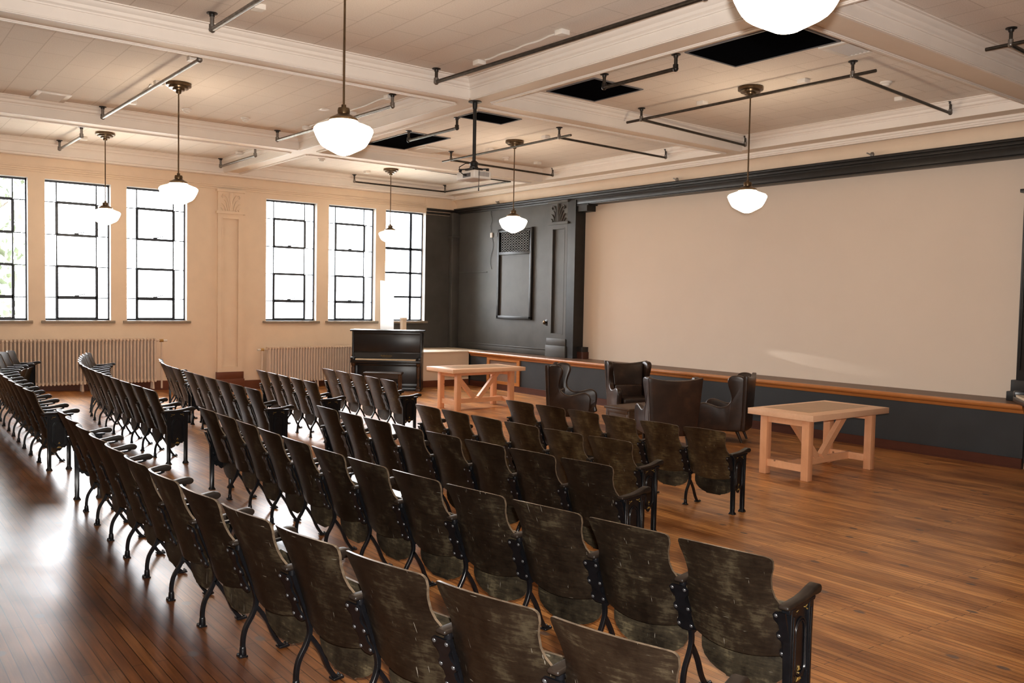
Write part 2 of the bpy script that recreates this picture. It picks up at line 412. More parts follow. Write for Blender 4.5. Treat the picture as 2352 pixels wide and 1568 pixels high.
# perimeter soffits
mb = MB(); mb.box((PX, Y0, ZB), (XS, YW, ZC + .01), 1); mb.add([(PX, Y0, ZB - .001), (XS, Y0, ZB - .001), (XS, YW, ZB - .001), (PX, YW, ZB - .001)], [(3, 2, 1, 0)], 0)
for ya, yb in segs_y: crown(mb, 'y', PX, ya, yb, -1)
for k, (dx, z0, z1) in enumerate(((.23, 4.485, 4.52), (.20, 4.455, 4.49), (.18, 4.43, 4.46))): mb.box((XS - dx, Y0, z0), (XS, YW, z1), 1)
mb.obj('beam', ['soffit', 'white_trim'], ceil)
mb = MB(); mb.box((X0, PY, ZB), (PX, YW, ZC + .01), 1)
for xa, xb in ((X0, BX0[0]), (BX0[1], QX[0]), (QX[1], PX)): crown(mb, 'x', PY, xa, xb, -1)
mb.box((X0, PY - .03, 4.49), (PX + .25, YW, 4.525), 1); mb.box((X0, PY + .03, 4.45), (PX + .3, YW, 4.49), 1)
mb.obj('beam', ['soffit', 'white_trim'], ceil)

# cove above the black frieze on the stage wall
mb = MB()
prof = [(XS - .005, 4.215)]
for i in range(9):
    a = i / 8 * PI / 2; prof.append((XS - .18 * (1 - math.cos(a)) - .004, 4.215 + .235 * math.sin(a)))
prof += [(XS, 4.45), (XS, 4.215)]
mb.prism(prof, Y0, YW, 'xz', 0, smooth=True); struct('trim_2', mb, ['cream'])
# black frieze moulding
mb = MB()
mb.box((XS - .10, Y0, 4.175), (XS, YW, 4.215), 0); mb.box((XS - .075, Y0, 4.125), (XS, YW, 4.175), 0); mb.box((XS - .055, Y0, 4.075), (XS, YW, 4.125), 0)
mb.box((XS - .085, 5.2, 3.985), (XS + .2, 14.75, 4.085), 0); mb.box((XS - .06, 5.25, 3.965), (XS + .2, 14.55, 3.985), 0)
struct('trim_3', mb, ['black_trim'], bevel=.006)
# frieze moulding above the windows
mb = MB(); mb.box((X0, YW - .05, 4.24), (12.12, YW, 4.275), 0); mb.box((X0, YW - .035, 4.205), (12.12, YW, 4.24), 0); mb.box((X0, YW - .02, 4.165), (12.12, YW, 4.205), 0)
mb.box((12.12, YW - .035, 4.10), (XS, YW, 4.185), 1); mb.box((12.12, YW - .02, 4.02), (XS, YW, 4.10), 1)
struct('trim_4', mb, ['cream', 'black_trim'], bevel=.006)

def acanthus(mb, T, w, h, mi=0):
    """carved capital in local coords: x across (0..w), y outward (-), z up (0..h)"""
    def leaf(pts, r0, r1): mb.tube([T @ Vector((x, -.015, z)) for x, z in pts], [r0 + (r1 - r0) * i / (len(pts) - 1) for i in range(len(pts))], 8, mi)
    c = w / 2
    for s in (-1, 1):
        leaf([(c + s * .05 * w, .02 * h), (c + s * .07 * w, .35 * h), (c + s * .13 * w, .65 * h), (c + s * .23 * w, .84 * h), (c + s * .34 * w, .86 * h), (c + s * .39 * w, .76 * h), (c + s * .34 * w, .70 * h)], .02, .016)
        leaf([(c + s * .12 * w, .02 * h), (c + s * .15 * w, .3 * h), (c + s * .22 * w, .52 * h), (c + s * .30 * w, .60 * h)], .02, .010)
        leaf([(c + s * .20 * w, .02 * h), (c + s * .25 * w, .2 * h), (c + s * .33 * w, .36 * h), (c + s * .40 * w, .42 * h)], .024, .010)
        leaf([(c + s * .32 * w, .02 * h), (c + s * .36 * w, .1 * h), (c + s * .43 * w, .18 * h)], .024, .012)
        leaf([(c + s * .03 * w, .5 * h), (c + s * .06 * w, .75 * h), (c + s * .05 * w, .95 * h)], .012, .018)
    leaf([(c, .02 * h), (c, .5 * h), (c, .98 * h)], .02, .04)
def pilaster(name, T, w, z0, z1, d, base_h, cap_h, mats, base_mat, label, recess_gap=.1):
    """pilaster drawn in local x across, y outward (-), z; with recessed panel, capital and base"""
    mb = MB()
    zc = z1 - cap_h
    rx0, rx1, rz0, rz1 = recess_gap * w + .04, w - recess_gap * w - .04, z0 + base_h + .1, zc - .12
    mb.box((0, -d, z0), (rx0, 0, z1), 0, T); mb.box((rx1, -d, z0), (w, 0, z1), 0, T)
    mb.box((rx0, -d, z0), (rx1, 0, rz0), 0, T); mb.box((rx0, -d, rz1), (rx1, 0, z1), 0, T); mb.box((rx0, -d + .05, rz0), (rx1, 0, rz1), 0, T)
    for a, b in (((rx0, rz0), (rx0, rz1)), ((rx1, rz0), (rx1, rz1)), ((rx0, rz0), (rx1, rz0)), ((rx0, rz1), (rx1, rz1))):
        mb.bar(T @ Vector((a[0], -d + .012, a[1])), T @ Vector((b[0], -d + .012, b[1])), .03, .03, 0)
    o = struct(name, mb, mats, label=label)
    mb = MB()
    mb.box((-.04, -d - .04, zc - .03), (w + .04, 0, zc + .01), 0, T); mb.box((-.025, -d - .025, zc + .01), (w + .025, 0, zc + .03), 0, T)
    mb.box((-.03, -d - .04, z1 - .05), (w + .03, 0, z1), 0, T); 
    acanthus(mb, T @ Matrix.Translation((.02, -d, zc + .03)), w - .04, cap_h - .09)
    mb.obj('capital', mats, o)
    mb = MB(); mb.box((-.035, -d - .035, z0), (w + .035, 0, z0 + base_h * .62), 0, T); mb.box((-.02, -d - .02, z0 + base_h * .62), (w + .02, 0, z0 + base_h), 0, T)
    mb.obj('plinth', [base_mat], o, bevel=.006)
    return o
pilaster('trim_5', Matrix.Translation((6.71, YW, 0)), .57, -.3, 4.16, .07, .42, .5, ['cream'], 'redwood_x', 'cream window-wall pilaster with carved leaf capital and red-brown plinth')
TY = Matrix.Translation((XS, 15.38, 0)) @ Matrix.Rotation(-PI / 2, 4, 'Z')
pilaster('trim_6', TY, .62, .57, 4.1, .10, .42, .5, ['black_wall'], 'black_wall', 'black painted pilaster with carved leaf capital beside the projection wall')
mb = MB()      # deep black reveal beside the projection wall
mb.box((XS - .1, 14.50, .57), (XS + .2, 14.756, 4.08), 0); mb.box((XS + .03, 14.30, .57), (XS + .2, 14.505, .72), 1); mb.box((XS + .03, 14.32, .72), (XS + .2, 14.505, .83), 0)
mb.box((XS - .06, 14.18, 3.82), (XS + .2, 14.505, 3.97), 0); mb.box((XS - .08, 14.12, 3.94), (XS + .2, 14.51, 3.97), 0)
struct('trim_7', mb, ['black_trim', 'redwood'])
mb = MB()
mb.box((XS - .1, 4.52, .57), (XS + .2, 5.27, 4.08), 0); mb.box((XS - .14, 4.48, .57), (XS + .2, 5.32, .86), 0); mb.box((XS - .17, 4.45, .57), (XS + .2, 5.36, .70), 0)
mb.box((XS - .12, 4.5, 3.45), (XS + .1, 5.32, 3.5), 0); mb.box((XS - .115, 4.72, 1.0), (XS - .1, 4.75, 3.4), 0); mb.box((XS - .115, 5.22, 1.0), (XS - .1, 5.25, 3.4), 0)
struct('trim_8', mb, ['black_trim'], bevel=.008)
# corner pier and skirting on the black wall
mb = MB(); mb.box((XS - .22, YW - .16, -.3), (XS, YW, 4.1), 0); mb.box((XS - .26, YW - .2, 3.45), (XS, YW, 3.5), 0)
mb.box((XS - .03, 15.42, .57), (XS, YW - .2, .72), 0); mb.box((XS - .045, 15.42, .70), (XS, 18.6, .73), 0); mb.box((XS - .02, 17.9, 2.53), (XS, YW - .16, 2.56), 0)
struct('trim_9', mb, ['black_wall'], bevel=.01)
# baseboards
mb = MB()
mb.add([(X0, YW - .025, fz(X0)), (7.25, YW - .025, -.29), (10.95, YW - .025, -.29), (X0, YW - .025, fz(X0) + .19), (7.25, YW - .025, -.1), (10.95, YW - .025, -.1),
        (X0, YW, fz(X0) + .2), (7.25, YW, -.09), (10.95, YW, -.09)], [(0, 1, 4, 3), (1, 2, 5, 4), (3, 4, 7, 6), (4, 5, 8, 7)])
struct('baseboard_left', mb, ['redwood_x'])

# ------------------------------------------------------------------ windows
def window(i, a, b):
    w = b - a; h = HEAD - SILL; name = 'window_%d' % (i + 1)
    fr = MB()
    x1, x2 = a + .194 * w, a + .80 * w; zt = HEAD
    zs = [zt - h * q for q in (.155, .385, .61, .835)]
    y = YR
    for p, q, t in (((a, SILL), (a, HEAD), .035), ((b, SILL), (b, HEAD), .06), ((a, SILL + .02), (b, SILL + .02), .04), ((a, HEAD - .02), (b, HEAD - .02), .05)):
        fr.bar((p[0], y, p[1]), (q[0], y, q[1]), .04, t, 0, up=(0, 0, 1) if p[1] == q[1] else (1, 0, 0))
    if i == 5:
        fr.bar((a + .70 * w, y, SILL), (a + .70 * w, y, HEAD), .035, .065, 0, up=(1, 0, 0))
        for q in (.34, .56, .78): fr.bar((a, y, HEAD - q * h), (b, y, HEAD - q * h), .035, .065 if q < .5 else .05, 0)
    else:
        for x in (x1, x2): fr.bar((x, y, SILL), (x, y, HEAD), .03, .022, 0, up=(1, 0, 0))
        for z in zs: fr.bar((a, y, z), (b, y, z), .03, .018, 0)
    rv = MB()
    rv.box((b - .006, YW + .005, SILL), (b, YW + .30, HEAD), 0); rv.box((a, YW + .005, SILL), (a + .006, YW + .30, HEAD), 0); rv.box((a, YW + .005, HEAD - .006), (b, YW + .30, HEAD), 0)
    o = struct(name, fr, ['window_steel'], label='tall steel casement window in the cream wall')
    rv.obj('reveal', ['plaster_reveal'], o)
    s = MB(); s.box((a - .07, YW - .055, SILL - .055), (b + .07, YW + .3, SILL), 0); s.obj('sill', ['sill'], o, bevel=.006)
    g = MB(); g.box((a + .01, y + .012, SILL + .01), (b - .01, y + .016, HEAD - .01), 0); g.obj('pane', ['glass'], o)
    for (za, zb_, mid) in () if i == 5 else ((zs[1], zs[0], None), (SILL + .035, zs[2], zs[3])):
        sa = MB(); t = .052
        for p, q in (((x1, za), (x1, zb_)), ((x2, za), (x2, zb_)), ((x1, za), (x2, za)), ((x1, zb_), (x2, zb_))):
            sa.bar((p[0], y - .025, p[1]), (q[0], y - .025, q[1]), .03, t, 0, up=(0, 0, 1) if p[1] == q[1] else (1, 0, 0))
        if mid: sa.bar((x1, y - .025, mid), (x2, y - .025, mid), .03, .065, 0)
        so = sa.obj('sash', ['window_steel'], o)
        la = MB(); zl = (mid if mid else za) + .02; xc = (x1 + x2) / 2
        la.box((xc - .05, y - .06, zl - .03), (xc + .03, y - .03, zl + .03), 0); la.bar((xc, y - .06, zl + .02), (xc + .15, y - .07, zl + .06), .012, .016, 0)
        la.obj('latch', ['window_steel'], so)
    return o
for i, (a, b) in enumerate(WIN): window(i, a, b)

# ------------------------------------------------------------------ stage and side platform
st = thing('stage', 'low stage with honey wood nosing and slate front under the projection wall', 'stage', (12.8, 11.4, -.29))
def world_part(mb, name, mats, root, bevel=0, seg=2):
    o = mb.obj(name, mats, root, bevel, seg); o.location = -root.location if root.rotation_euler.z == 0 else o.location; return o
mb = MB(); mb.box((12.5, 4.9, .54), (XS + .2, 17.76, .568), 0); world_part(mb, 'deck', ['stage_floor'], st)
mb = MB()
prof = [(12.52, .45), (12.49, .45), (12.475, .47), (12.47, .495), (12.445, .505), (12.43, .525), (12.43, .55), (12.445, .57), (12.52, .57)]
mb.prism(prof, 4.95, 17.75, 'xz', 0); world_part(mb, 'nosing', ['honey'], st)
mb = MB(); mb.box((12.5, 4.95, -.29), (12.55, 17.75, .455), 0); world_part(mb, 'front_panel', ['slate'], st)
mb = MB(); mb.box((12.475, 4.95, -.295), (12.5, 17.74, -.15), 0); mb.box((12.465, 4.95, -.295), (12.48, 17.74, -.27), 0); world_part(mb, 'base_trim', ['redwood'], st)
g = MB(); g.box((12.488, 15.86, -.08), (12.5, 16.93, .40), 0)
for k in range(13): g.box((12.484, 15.86, -.06 + .036 * k), (12.489, 16.93, -.05 + .036 * k), 0)
gp = world_part(g, 'grille', ['mesh'], st)
g = MB()
for y0, y1, z0, z1 in ((15.76, 15.86, -.15, .45), (16.93, 17.03, -.15, .45), (15.86, 16.93, .40, .45), (15.86, 16.93, -.15, -.08)): g.box((12.47, y0, z0), (12.5, y1, z1), 0)
f = g.obj('frame', ['honey'], gp)
pf = thing('platform', 'cream boxed side platform between the piano and the stage', 'platform', (11.8, 18.5, -.29))
mb = MB(); mb.box((11.0, 17.79, -.29), (12.47, YW - .03, .53), 0); world_part(mb, 'box', ['cream'], pf)
mb = MB(); mb.box((10.98, 17.76, .53), (12.98, YW - .02, .565), 0); world_part(mb, 'top', ['cream'], pf, .008)
mb = MB(); mb.box((10.99, 17.765, -.292), (12.46, 17.79, -.13), 0); world_part(mb, 'base_trim', ['redwood_x'], pf)
po = thing('post', 'short cream square post with flat cap behind the piano', 'post', (11.06, 18.6, .565))
mb = MB(); mb.box((-.055, -.055, 0), (.055, .055, .74), 0); mb.obj('shaft', ['cream'], po)
mb = MB(); mb.box((-.07, -.07, .74), (.07, .07, .80), 0); mb.obj('cap', ['cream'], po, .008)
wb = MB(); wb.prism([(10.58, -.28), (10.94, -.28), (10.93, 2.24), (10.55, 2.26)], 18.85, 18.857, 'xz', 0)
o = wb.obj('white_sheet', ['sheet']); tag(o, 'tall bright white sheet standing at the window behind the piano', 'sheet')

# ------------------------------------------------------------------ things on the black wall
vp = thing('vent_panel', 'black framed wall panel with lattice grille at its top', 'vent', (XS, 16.75, 1.4))
yA, yB = 16.12, 17.38
def P0(mb, name, mats, par, bevel=0): 
    o = mb.obj(name, mats, par, bevel); 
    if par.type == 'EMPTY': o.location = -par.location
    return o
mb = MB(); mb.box((XS - .012, yA, 1.42), (XS, yB, 3.55), 0); P0(mb, 'back_panel', ['black_wall'], vp)
mb = MB()
for y0, y1, z0, z1 in ((yA - .05, yA + .03, 1.40, 3.58), (yB - .03, yB + .05, 1.40, 3.58), (yA, yB, 3.50, 3.56), (yA, yB, 2.95, 3.02), (yA - .05, yB + .05, 1.38, 1.46)): mb.box((XS - .06, y0, z0), (XS, y1, z1), 0)
P0(mb, 'frame', ['black_trim'], vp, .008)
mb = MB()
mb.box((XS - .018, yA + .03, 3.02), (XS - .013, yB - .03, 3.5), 1)
n = 11
for k in range(n + 1):
    yc = yA + .03 + (yB - yA - .06) * k / n; amp = (yB - yA - .06) / n / 2 * .9; pts = []
    for j in range(33): 
        z = 3.02 + .48 * j / 32; pts.append((XS - .035, yc + (amp * math.cos(PI * j / 4) if 0 < k < n else 0), z))
    for sgn in (1, -1): mb.ribbon([(p[0], yc + sgn * (p[1] - yc), p[2]) for p in pts], .014, .012, 0, axis=(1, 0, 0))
gl = P0(mb, 'lattice', ['lattice_grey', 'void'], vp)
o = MB().box((XS - .035, 17.69, 3.40), (XS, 17.77, 3.52)).obj('thermostat', ['white_plastic'], bevel=.006); tag(o, 'small white thermostat box on the black wall', 'thermostat')
o = MB().box((XS - .02, 17.49, 3.41), (XS, 17.56, 3.51)).obj('switch_plate', ['grey_plastic'], bevel=.004); tag(o, 'dark switch plate beside the white thermostat', 'switch plate')
kn = thing('knob', 'dark round knob fitting low on the black wall', 'knob', (XS, 15.52, 1.34))
mb = MB(); mb.lathe([(.07, 0), (.075, .02), (.05, .03)], 16, 0, True, Matrix.Rotation(-PI / 2, 4, 'Y')); mb.obj('plate', ['black_trim'], kn)
mb = MB(); mb.lathe([(.025, .03), (.03, .06), (.045, .08), (.045, .1), (.01, .12)], 14, 0, True, Matrix.Rotation(-PI / 2, 4, 'Y')); mb.obj('handle', ['bronze'], kn)
mb = MB(); pts = [(XS - .012, 17.75 + .03 * math.sin(k * .9), 4.1 - .05 * k) for k in range(12)]; mb.tube(pts, .005, 6)
o = mb.obj('wire', ['black_plastic']); tag(o, 'thin black wire running up the black wall above the thermostat', 'wire')
mb = MB(); pts = [(XS - .012, 17.72 - .06 * math.sin(k * .5) - .0 * k, 3.39 - .06 * k) for k in range(14)]; mb.tube(pts, .005, 6)
o = mb.obj('wire', ['black_plastic']); tag(o, 'thin black wire hanging down the black wall below the thermostat', 'wire')
for yy, lab in ((17.4, 'above the lattice vent panel'), (11.6, 'over the start of the projection wall'), (7.55, 'over the far end of the projection wall')):
    t = thing('spotlight_clip', 'tiny silver clamp on the black frieze ' + lab, 'clamp', (XS - .08, yy, 4.216), 0, 'silver clamps on the black frieze')
    mb = MB(); mb.lathe([(.03, 0), (.035, .03), (.02, .06)], 10); mb.obj('socket', ['steel_pipe'], t)
    mb = MB(); mb.bar((0, .03, .03), (0, .09, .06), .02, .02); mb.obj('arm', ['steel_pipe'], t)

# ------------------------------------------------------------------ radiators
def radiator(x0, x1, ztop, n, zfloor, valve_side, label):
    t = thing('radiator', label, 'radiator', ((x0 + x1) / 2, YW - .2, zfloor), 0, 'cast iron radiators under the windows')
    mb = MB(); w = (x1 - x0); p = w / n; H = ztop - zfloor; zb = .17
    for i in range(n):
        x = -w / 2 + p * (i + .5)
        for y in (-.09, -.03, .03, .09):
            mb.tube([(x, y, zb), (x, y, H - .03)], p * .27, 8, 0, False)
        for z in (zb, H - .03):
            mb.tube([(x, -.115, z), (x, -.09, z), (x, .09, z), (x, .115, z)], [p * .3, p * .42, p * .42, p * .3], 8, 0, True)
    for z in (zb + .02, H - .05): mb.tube([(-w / 2, 0, z), (w / 2, 0, z)], .03, 8)
    mb.obj('sections', ['radiator'], t)
    for x in (-w / 2 + p, 0, w / 2 - p):
        lg = MB(); lg.tube([(x, -.06, 0), (x, -.06, zb)], [.03, .018], 8); lg.tube([(x, .06, 0), (x, .06, zb)], [.03, .018], 8); lg.obj('foot', ['radiator'], t)
    s = valve_side
    v = MB(); v.tube([(s * w / 2, 0, H - .06), (s * (w / 2 + .12), 0, H - .06), (s * (w / 2 + .12), 0, 0)], .02, 8); v.obj('supply_pipe', ['radiator'], t)
    v = MB(); v.tube([(s * (w / 2 + .08), 0, H - .06), (s * (w / 2 + .15), 0, H - .06)], .032, 10); v.tube([(s * (w / 2 + .15), 0, H - .06), (s * (w / 2 + .23), 0, H - .06)], .022, 10, 1); v.obj('valve', ['brass', 'white_plastic'], t)
radiator(2.50, 5.36, .905, 42, -.165, 1, 'long cream cast iron radiator under the first three windows')
radiator(7.80, 10.25, .67, 36, -.29, -1, 'cream cast iron radiator between the pilaster and the piano')

# ------------------------------------------------------------------ pendants
def pendant():
    t = thing('pendant_lamp', '', 'lamp', (0, 0, ZC))
    mb = MB(); mb.lathe([(.165, 0), (.17, -.02), (.168, -.045), (.135, -.052), (.13, -.075), (.082, -.082), (.078, -.102), (.038, -.108), (.034, -.14), (.02, -.15), (.001, -.15)], 32); mb.obj('canopy', ['bronze'], t)
    mb = MB(); mb.tube([(0, 0, -.14), (0, 0, -1.29)], .0095, 10); mb.obj('rod', ['bronze'], t)
    mb = MB(); mb.lathe([(.001, -1.24), (.02, -1.245), (.022, -1.27), (.05, -1.275), (.055, -1.30), (.052, -1.325), (.085, -1.345), (.122, -1.365), (.125, -1.385), (.001, -1.384)], 28); mb.obj('fitter', ['bronze'], t)
    prof = [(.115, -1.386), (.125, -1.395), (.155, -1.408), (.20, -1.424), (.24, -1.44), (.256, -1.456), (.260, -1.472), (.254, -1.488), (.242, -1.52), (.222, -1.56), (.205, -1.588), (.19, -1.605), (.165, -1.622), (.13, -1.64), (.095, -1.658), (.06, -1.676), (.03, -1.685), (.001, -1.688)]
    mb = MB(); mb.lathe(prof, 40); mb.obj('globe', ['globe'], t)
    return t
PEND = [((3.84, 12.62), 'lit schoolhouse pendant hanging before the third window, behind the nearest hanging lamps'), ((3.98, 17.4), 'lit schoolhouse pendant hanging close to the second window'),
        ((9.92, 12.8), 'lit schoolhouse pendant hanging in front of the black wall vent panel'), ((10.04, 17.52), 'lit schoolhouse pendant hanging against the last window by the corner'),
        ((9.8, 7.48), 'lit schoolhouse pendant hanging in front of the projection wall'), ((3.57, 7.07), 'large lit schoolhouse pendant above the middle of the seats, left of the projector'),
        ((3.47, 2.46), 'biggest lit schoolhouse globe, cut off by the top of the frame')]
proto = None
for (x, y), lab in PEND:
    t = pendant() if proto is None else copy_tree(proto)
    proto = proto or t
    t.location = (x, y, ZC); t['label'] = lab; t['group'] = 'schoolhouse pendant lamps'

# ------------------------------------------------------------------ ceiling fittings
def rod_pipe(root, a, b, r, mat, name='pipe'):
    mb = MB(); mb.tube([a, b], r, 12); return mb.obj(name, [mat], root)
def riser(root, p, drop, r, mat, fit='steel_pipe'):
    mb = MB(); mb.tube([(p[0], p[1], -.012), (p[0], p[1], -drop)], r * .9, 10); ro = mb.obj('riser', [mat], root)
    mb = MB(); mb.lathe([(.055, 0), (.055, -.01), (.03, -.016), (.026, -.04)], 16, 0, True, Matrix.Translation((p[0], p[1], 0))); mb.obj('flange', ['black_iron_fitting'], ro)
    mb = MB(); mb.ball((p[0], p[1], -drop), r * 1.5, 0, 12); mb.tube([(p[0], p[1], -drop + .05), (p[0], p[1], -drop)], r * 1.35, 12); mb.obj('elbow', [fit], ro)
def pipe_run(label, pts, risers, mat='steel_pipe', fit='steel_pipe', drop=.17, r=.024, ext=0, group='hung pipes under the ceiling'):
    """pts = list of (x,y) polyline; one pipe per segment; risers = indices with a drop rod"""
    cx, cy = pts[0]
    t = thing('ceiling_pipe', label, 'pipe', (cx, cy, ZC), 0, group)
    for i in range(len(pts) - 1):
        a = Vector((pts[i][0] - cx, pts[i][1] - cy, -drop)); b = Vector((pts[i + 1][0] - cx, pts[i + 1][1] - cy, -drop)); d = (b - a).normalized()
        if ext and len(pts) > 2 and abs(d.x) < .3: a -= d * ext; b += d * ext
        rod_pipe(t, a, b, r, mat)
    for i in risers: riser(t, (pts[i][0] - cx, pts[i][1] - cy), drop, r, mat, fit)
    return t
pipe_run('galvanised pipe hung under the ceiling bay nearest the first pendant canopy', [(3.4, 15.02), (3.45, 10.55)], (0, 1))
pipe_run('galvanised pipe behind the large middle pendant globe', [(6.26, 14.95), (6.4, 11.15)], (0, 1))
pipe_run('galvanised pipe with bent end at the top edge, left of the middle pendant rod', [(3.16, 9.27), (3.25, 5.3)], (0, 1))
pipe_run('long dark pipe running from the beam crossing to the top edge', [(6.11, 9.54), (6.25, 5.3)], (0, 1), 'dark_pipe')
pipe_run('short galvanised pipe above the second window', [(3.5, 18.9), (3.52, 17.1)], (0, 1))
pipe_run('short galvanised pipe above the cream pilaster', [(6.62, 18.85), (6.62, 16.9)], (0, 1))
pipe_run('short dark pipe below the square ceiling hatch near the biggest globe', [(7.88, 7.10), (7.88, 8.31)], (0, 1), 'dark_pipe', 'black_iron_fitting')
pipe_run('short dark pipe between the two ceiling hatches behind the projector', [(7.99, 13.34), (7.99, 11.84)], (0, 1), 'dark_pipe', 'black_iron_fitting')
pipe_run('open frame of dark pipes around the pendant before the black wall', [(12.5, 11.45), (9.71, 11.31), (9.71, 14.58), (12.5, 14.75)], (0, 1, 2, 3), 'dark_pipe', ext=.3, r=.02)
pipe_run('open frame of dark pipes around the pendant before the projection wall', [(12.5, 6.1), (9.66, 5.9), (9.66, 9.36), (12.5, 9.62)], (0, 1, 2, 3), 'dark_pipe', ext=.3, r=.02)
pipe_run('open frame of dark pipes in the corner bay by the last windows', [(9.8, 16.05), (12.45, 16.2), (12.45, 18.95), (9.85, 18.92)], (0, 2, 3), 'dark_pipe', r=.02)
pipe_run('dark pipe frame cut off by the right edge of the frame', [(12.5, 1.2), (9.7, 1.2), (9.73, 4.15), (12.5, 4.3)], (0, 1, 2, 3), 'dark_pipe', ext=.25, r=.02)

BOX = [((3.43, 8.7), 'beside the bent pipe at the top edge'), ((3.55, 11.1), 'at the far end of the first galvanised pipe'), ((3.6, 12.7), 'beside the first pendant canopy'), ((3.64, 14.22), 'left of the first pendant canopy'),
       ((3.78, 18.2), 'beside the short pipe above the second window'), ((6.48, 14.22), 'left of the large middle globe'), ((6.52, 12.65), 'behind the large middle pendant rod'), ((6.6, 17.7), 'beside the short pipe above the pilaster'), ((6.40, 11.25), 'at the beam end of the pipe behind the middle globe'),
       ((6.28, 7.3), 'halfway along the long dark pipe'), ((6.31, 8.88), 'near the beam crossing end of the long dark pipe'),
       ((10.03, 12.05), 'right of the pendant canopy before the black wall'), ((10.07, 13.78), 'left of the pendant canopy before the black wall'), ((11.75, 14.36), 'between the pipe frame and the stage wall'), ((9.8, 18.2), 'left of the corner pendant canopy'),
       ((9.97, 6.78), 'right of the pendant canopy before the projection wall'), ((9.98, 8.46), 'left of the pendant canopy before the projection wall'), ((11.78, 6.45), 'under the far arm of the pipe frame')]
bp = None
for (x, y), lab in BOX:
    if bp is None:
        mb = MB(); mb.box((-.06, -.06, -.055), (.06, .06, 0)); bp = mb.obj('junction_box', ['white_plastic'], bevel=.006); o = bp
    else: o = bp.copy(); COL.objects.link(o)
    o.location = (x, y, ZC); tag(o, 'small white ceiling box ' + lab, 'junction box', 'white boxes on the ceiling')
for a, b, lab in (((3.64, 14.1), (3.56, 12.9), 'beside the first galvanised pipe'), ((6.48, 14.1), (6.4, 11.4), 'beside the pipe behind the middle globe'), ((6.31, 8.76), (6.285, 7.42), 'along the long dark pipe')):
    n = 14; pts = [(a[0] + (b[0] - a[0]) * k / n + .012 * math.sin(k * 1.3), a[1] + (b[1] - a[1]) * k / n, ZC - .016) for k in range(n + 1)]
    o = MB().tube(pts, .012, 8).obj('conduit', ['white_plastic']); tag(o, 'white surface cable conduit on the ceiling ' + lab, 'conduit', 'white conduits on the ceiling')
HAT = [((7.90, 8.80, 5.56, 6.95), 'large black ceiling hatch behind the biggest globe'), ((7.92, 8.80, 8.54, 9.48), 'square black ceiling hatch right of the projector pole'),
       ((7.97, 8.80, 11.22, 11.74), 'small black ceiling hatch behind the projector pole'), ((8.06, 8.88, 13.4, 15.0), 'long black ceiling hatch beside the large middle globe')]
for (xa, xb, ya, yb), lab in HAT:
    t = thing('ceiling_hatch', lab, 'hatch', ((xa + xb) / 2, (ya + yb) / 2, ZC), 0, 'black ceiling hatches')
    w, h = (xb - xa) / 2, (yb - ya) / 2
    mb = MB(); mb.box((-w, -h, -.006), (w, h, -.002)); mb.obj('opening', ['void'], t)
    mb = MB()
    for lo, hi in (((-w - .02, -h - .02), (-w, h + .02)), ((w, -h - .02), (w + .02, h + .02)), ((-w, -h - .02), (w, -h)), ((-w, h), (w, h + .02))): mb.box((lo[0], lo[1], -.014), (hi[0], hi[1], 0))
    mb.obj('frame', ['grey_plastic'], t)
VENT = [((2.38, 2.85, 14.45, 15.08), 'white louvred ceiling vent nearest the left edge'), ((9.0, 9.55, 14.4, 15.05), 'white louvred ceiling vent beside the long black hatch'), ((8.86, 9.45, 5.25, 5.85), 'white louvred ceiling vent beside the large black hatch')]
for (xa, xb, ya, yb), lab in VENT:
    t = thing('ceiling_vent', lab, 'vent', ((xa + xb) / 2, (ya + yb) / 2, ZC), 0, 'white ceiling vents')
    w, h = (xb - xa) / 2, (yb - ya) / 2
    mb = MB()
    for lo, hi in (((-w, -h), (-w + .07, h)), ((w - .07, -h), (w, h)), ((-w + .07, -h), (w - .07, -h + .07)), ((-w + .07, h - .07), (w - .07, h))): mb.box((lo[0], lo[1], -.02), (hi[0], hi[1], 0))
    mb.obj('frame', ['white_plastic'], t, .004)
    mb = MB(); mb.box((-w + .07, -h + .07, -.004), (w - .07, h - .07, 0), 1)
    k = 9
    for i in range(k):
        y = -h + .09 + (2 * h - .18) * i / (k - 1); mb.bar((-w + .07, y, -.012), (w - .07, y, -.012), .03, .004, 0, up=(0, .6, .8))
    mb.obj('louvres', ['white_plastic', 'grey_plastic'], t)
SMK = [((4.46, 14.25), 'right of the first pendant canopy'), ((5.42, 14.27), 'midway in the bay before the large middle globe'), ((8.23, 17.3), 'in the bay behind the large middle globe'), ((10.94, 14.4), 'beside the pipe frame near the black wall'), ((10.86, 6.15), 'inside the pipe frame before the projection wall')]
sp = None
for (x, y), lab in SMK:
    if sp is None:
        sp = thing('smoke_detector', '', 'smoke detector'); mb = MB(); mb.lathe([(.075, 0), (.075, -.02), (.06, -.03), (.001, -.03)], 20); mb.obj('base', ['white_plastic'], sp)
        mb = MB(); mb.lathe([(.05, -.03), (.05, -.05), (.03, -.065), (.001, -.068)], 18); mb.obj('sensor_head', ['white_plastic'], sp); o = sp
    else: o = copy_tree(sp)
    o.location = (x, y, ZC); tag(o, 'white smoke detector ' + lab, 'smoke detector', 'ceiling smoke detectors')
for (x, y), lab in (((5.05, 6.9), 'in the nearest bay above the beam'), ((6.1, 12.75), 'left of the large middle pendant rod'), ((3.72, 16.95), 'left of the second pendant canopy')):
    o = MB().box((-.07, -.07, -.012), (.07, .07, 0)).obj('cover_plate', ['white_plastic'], bevel=.004); o.location = (x, y, ZC); tag(o, 'flat white ceiling cover plate ' + lab, 'cover plate', 'flat ceiling cover plates')

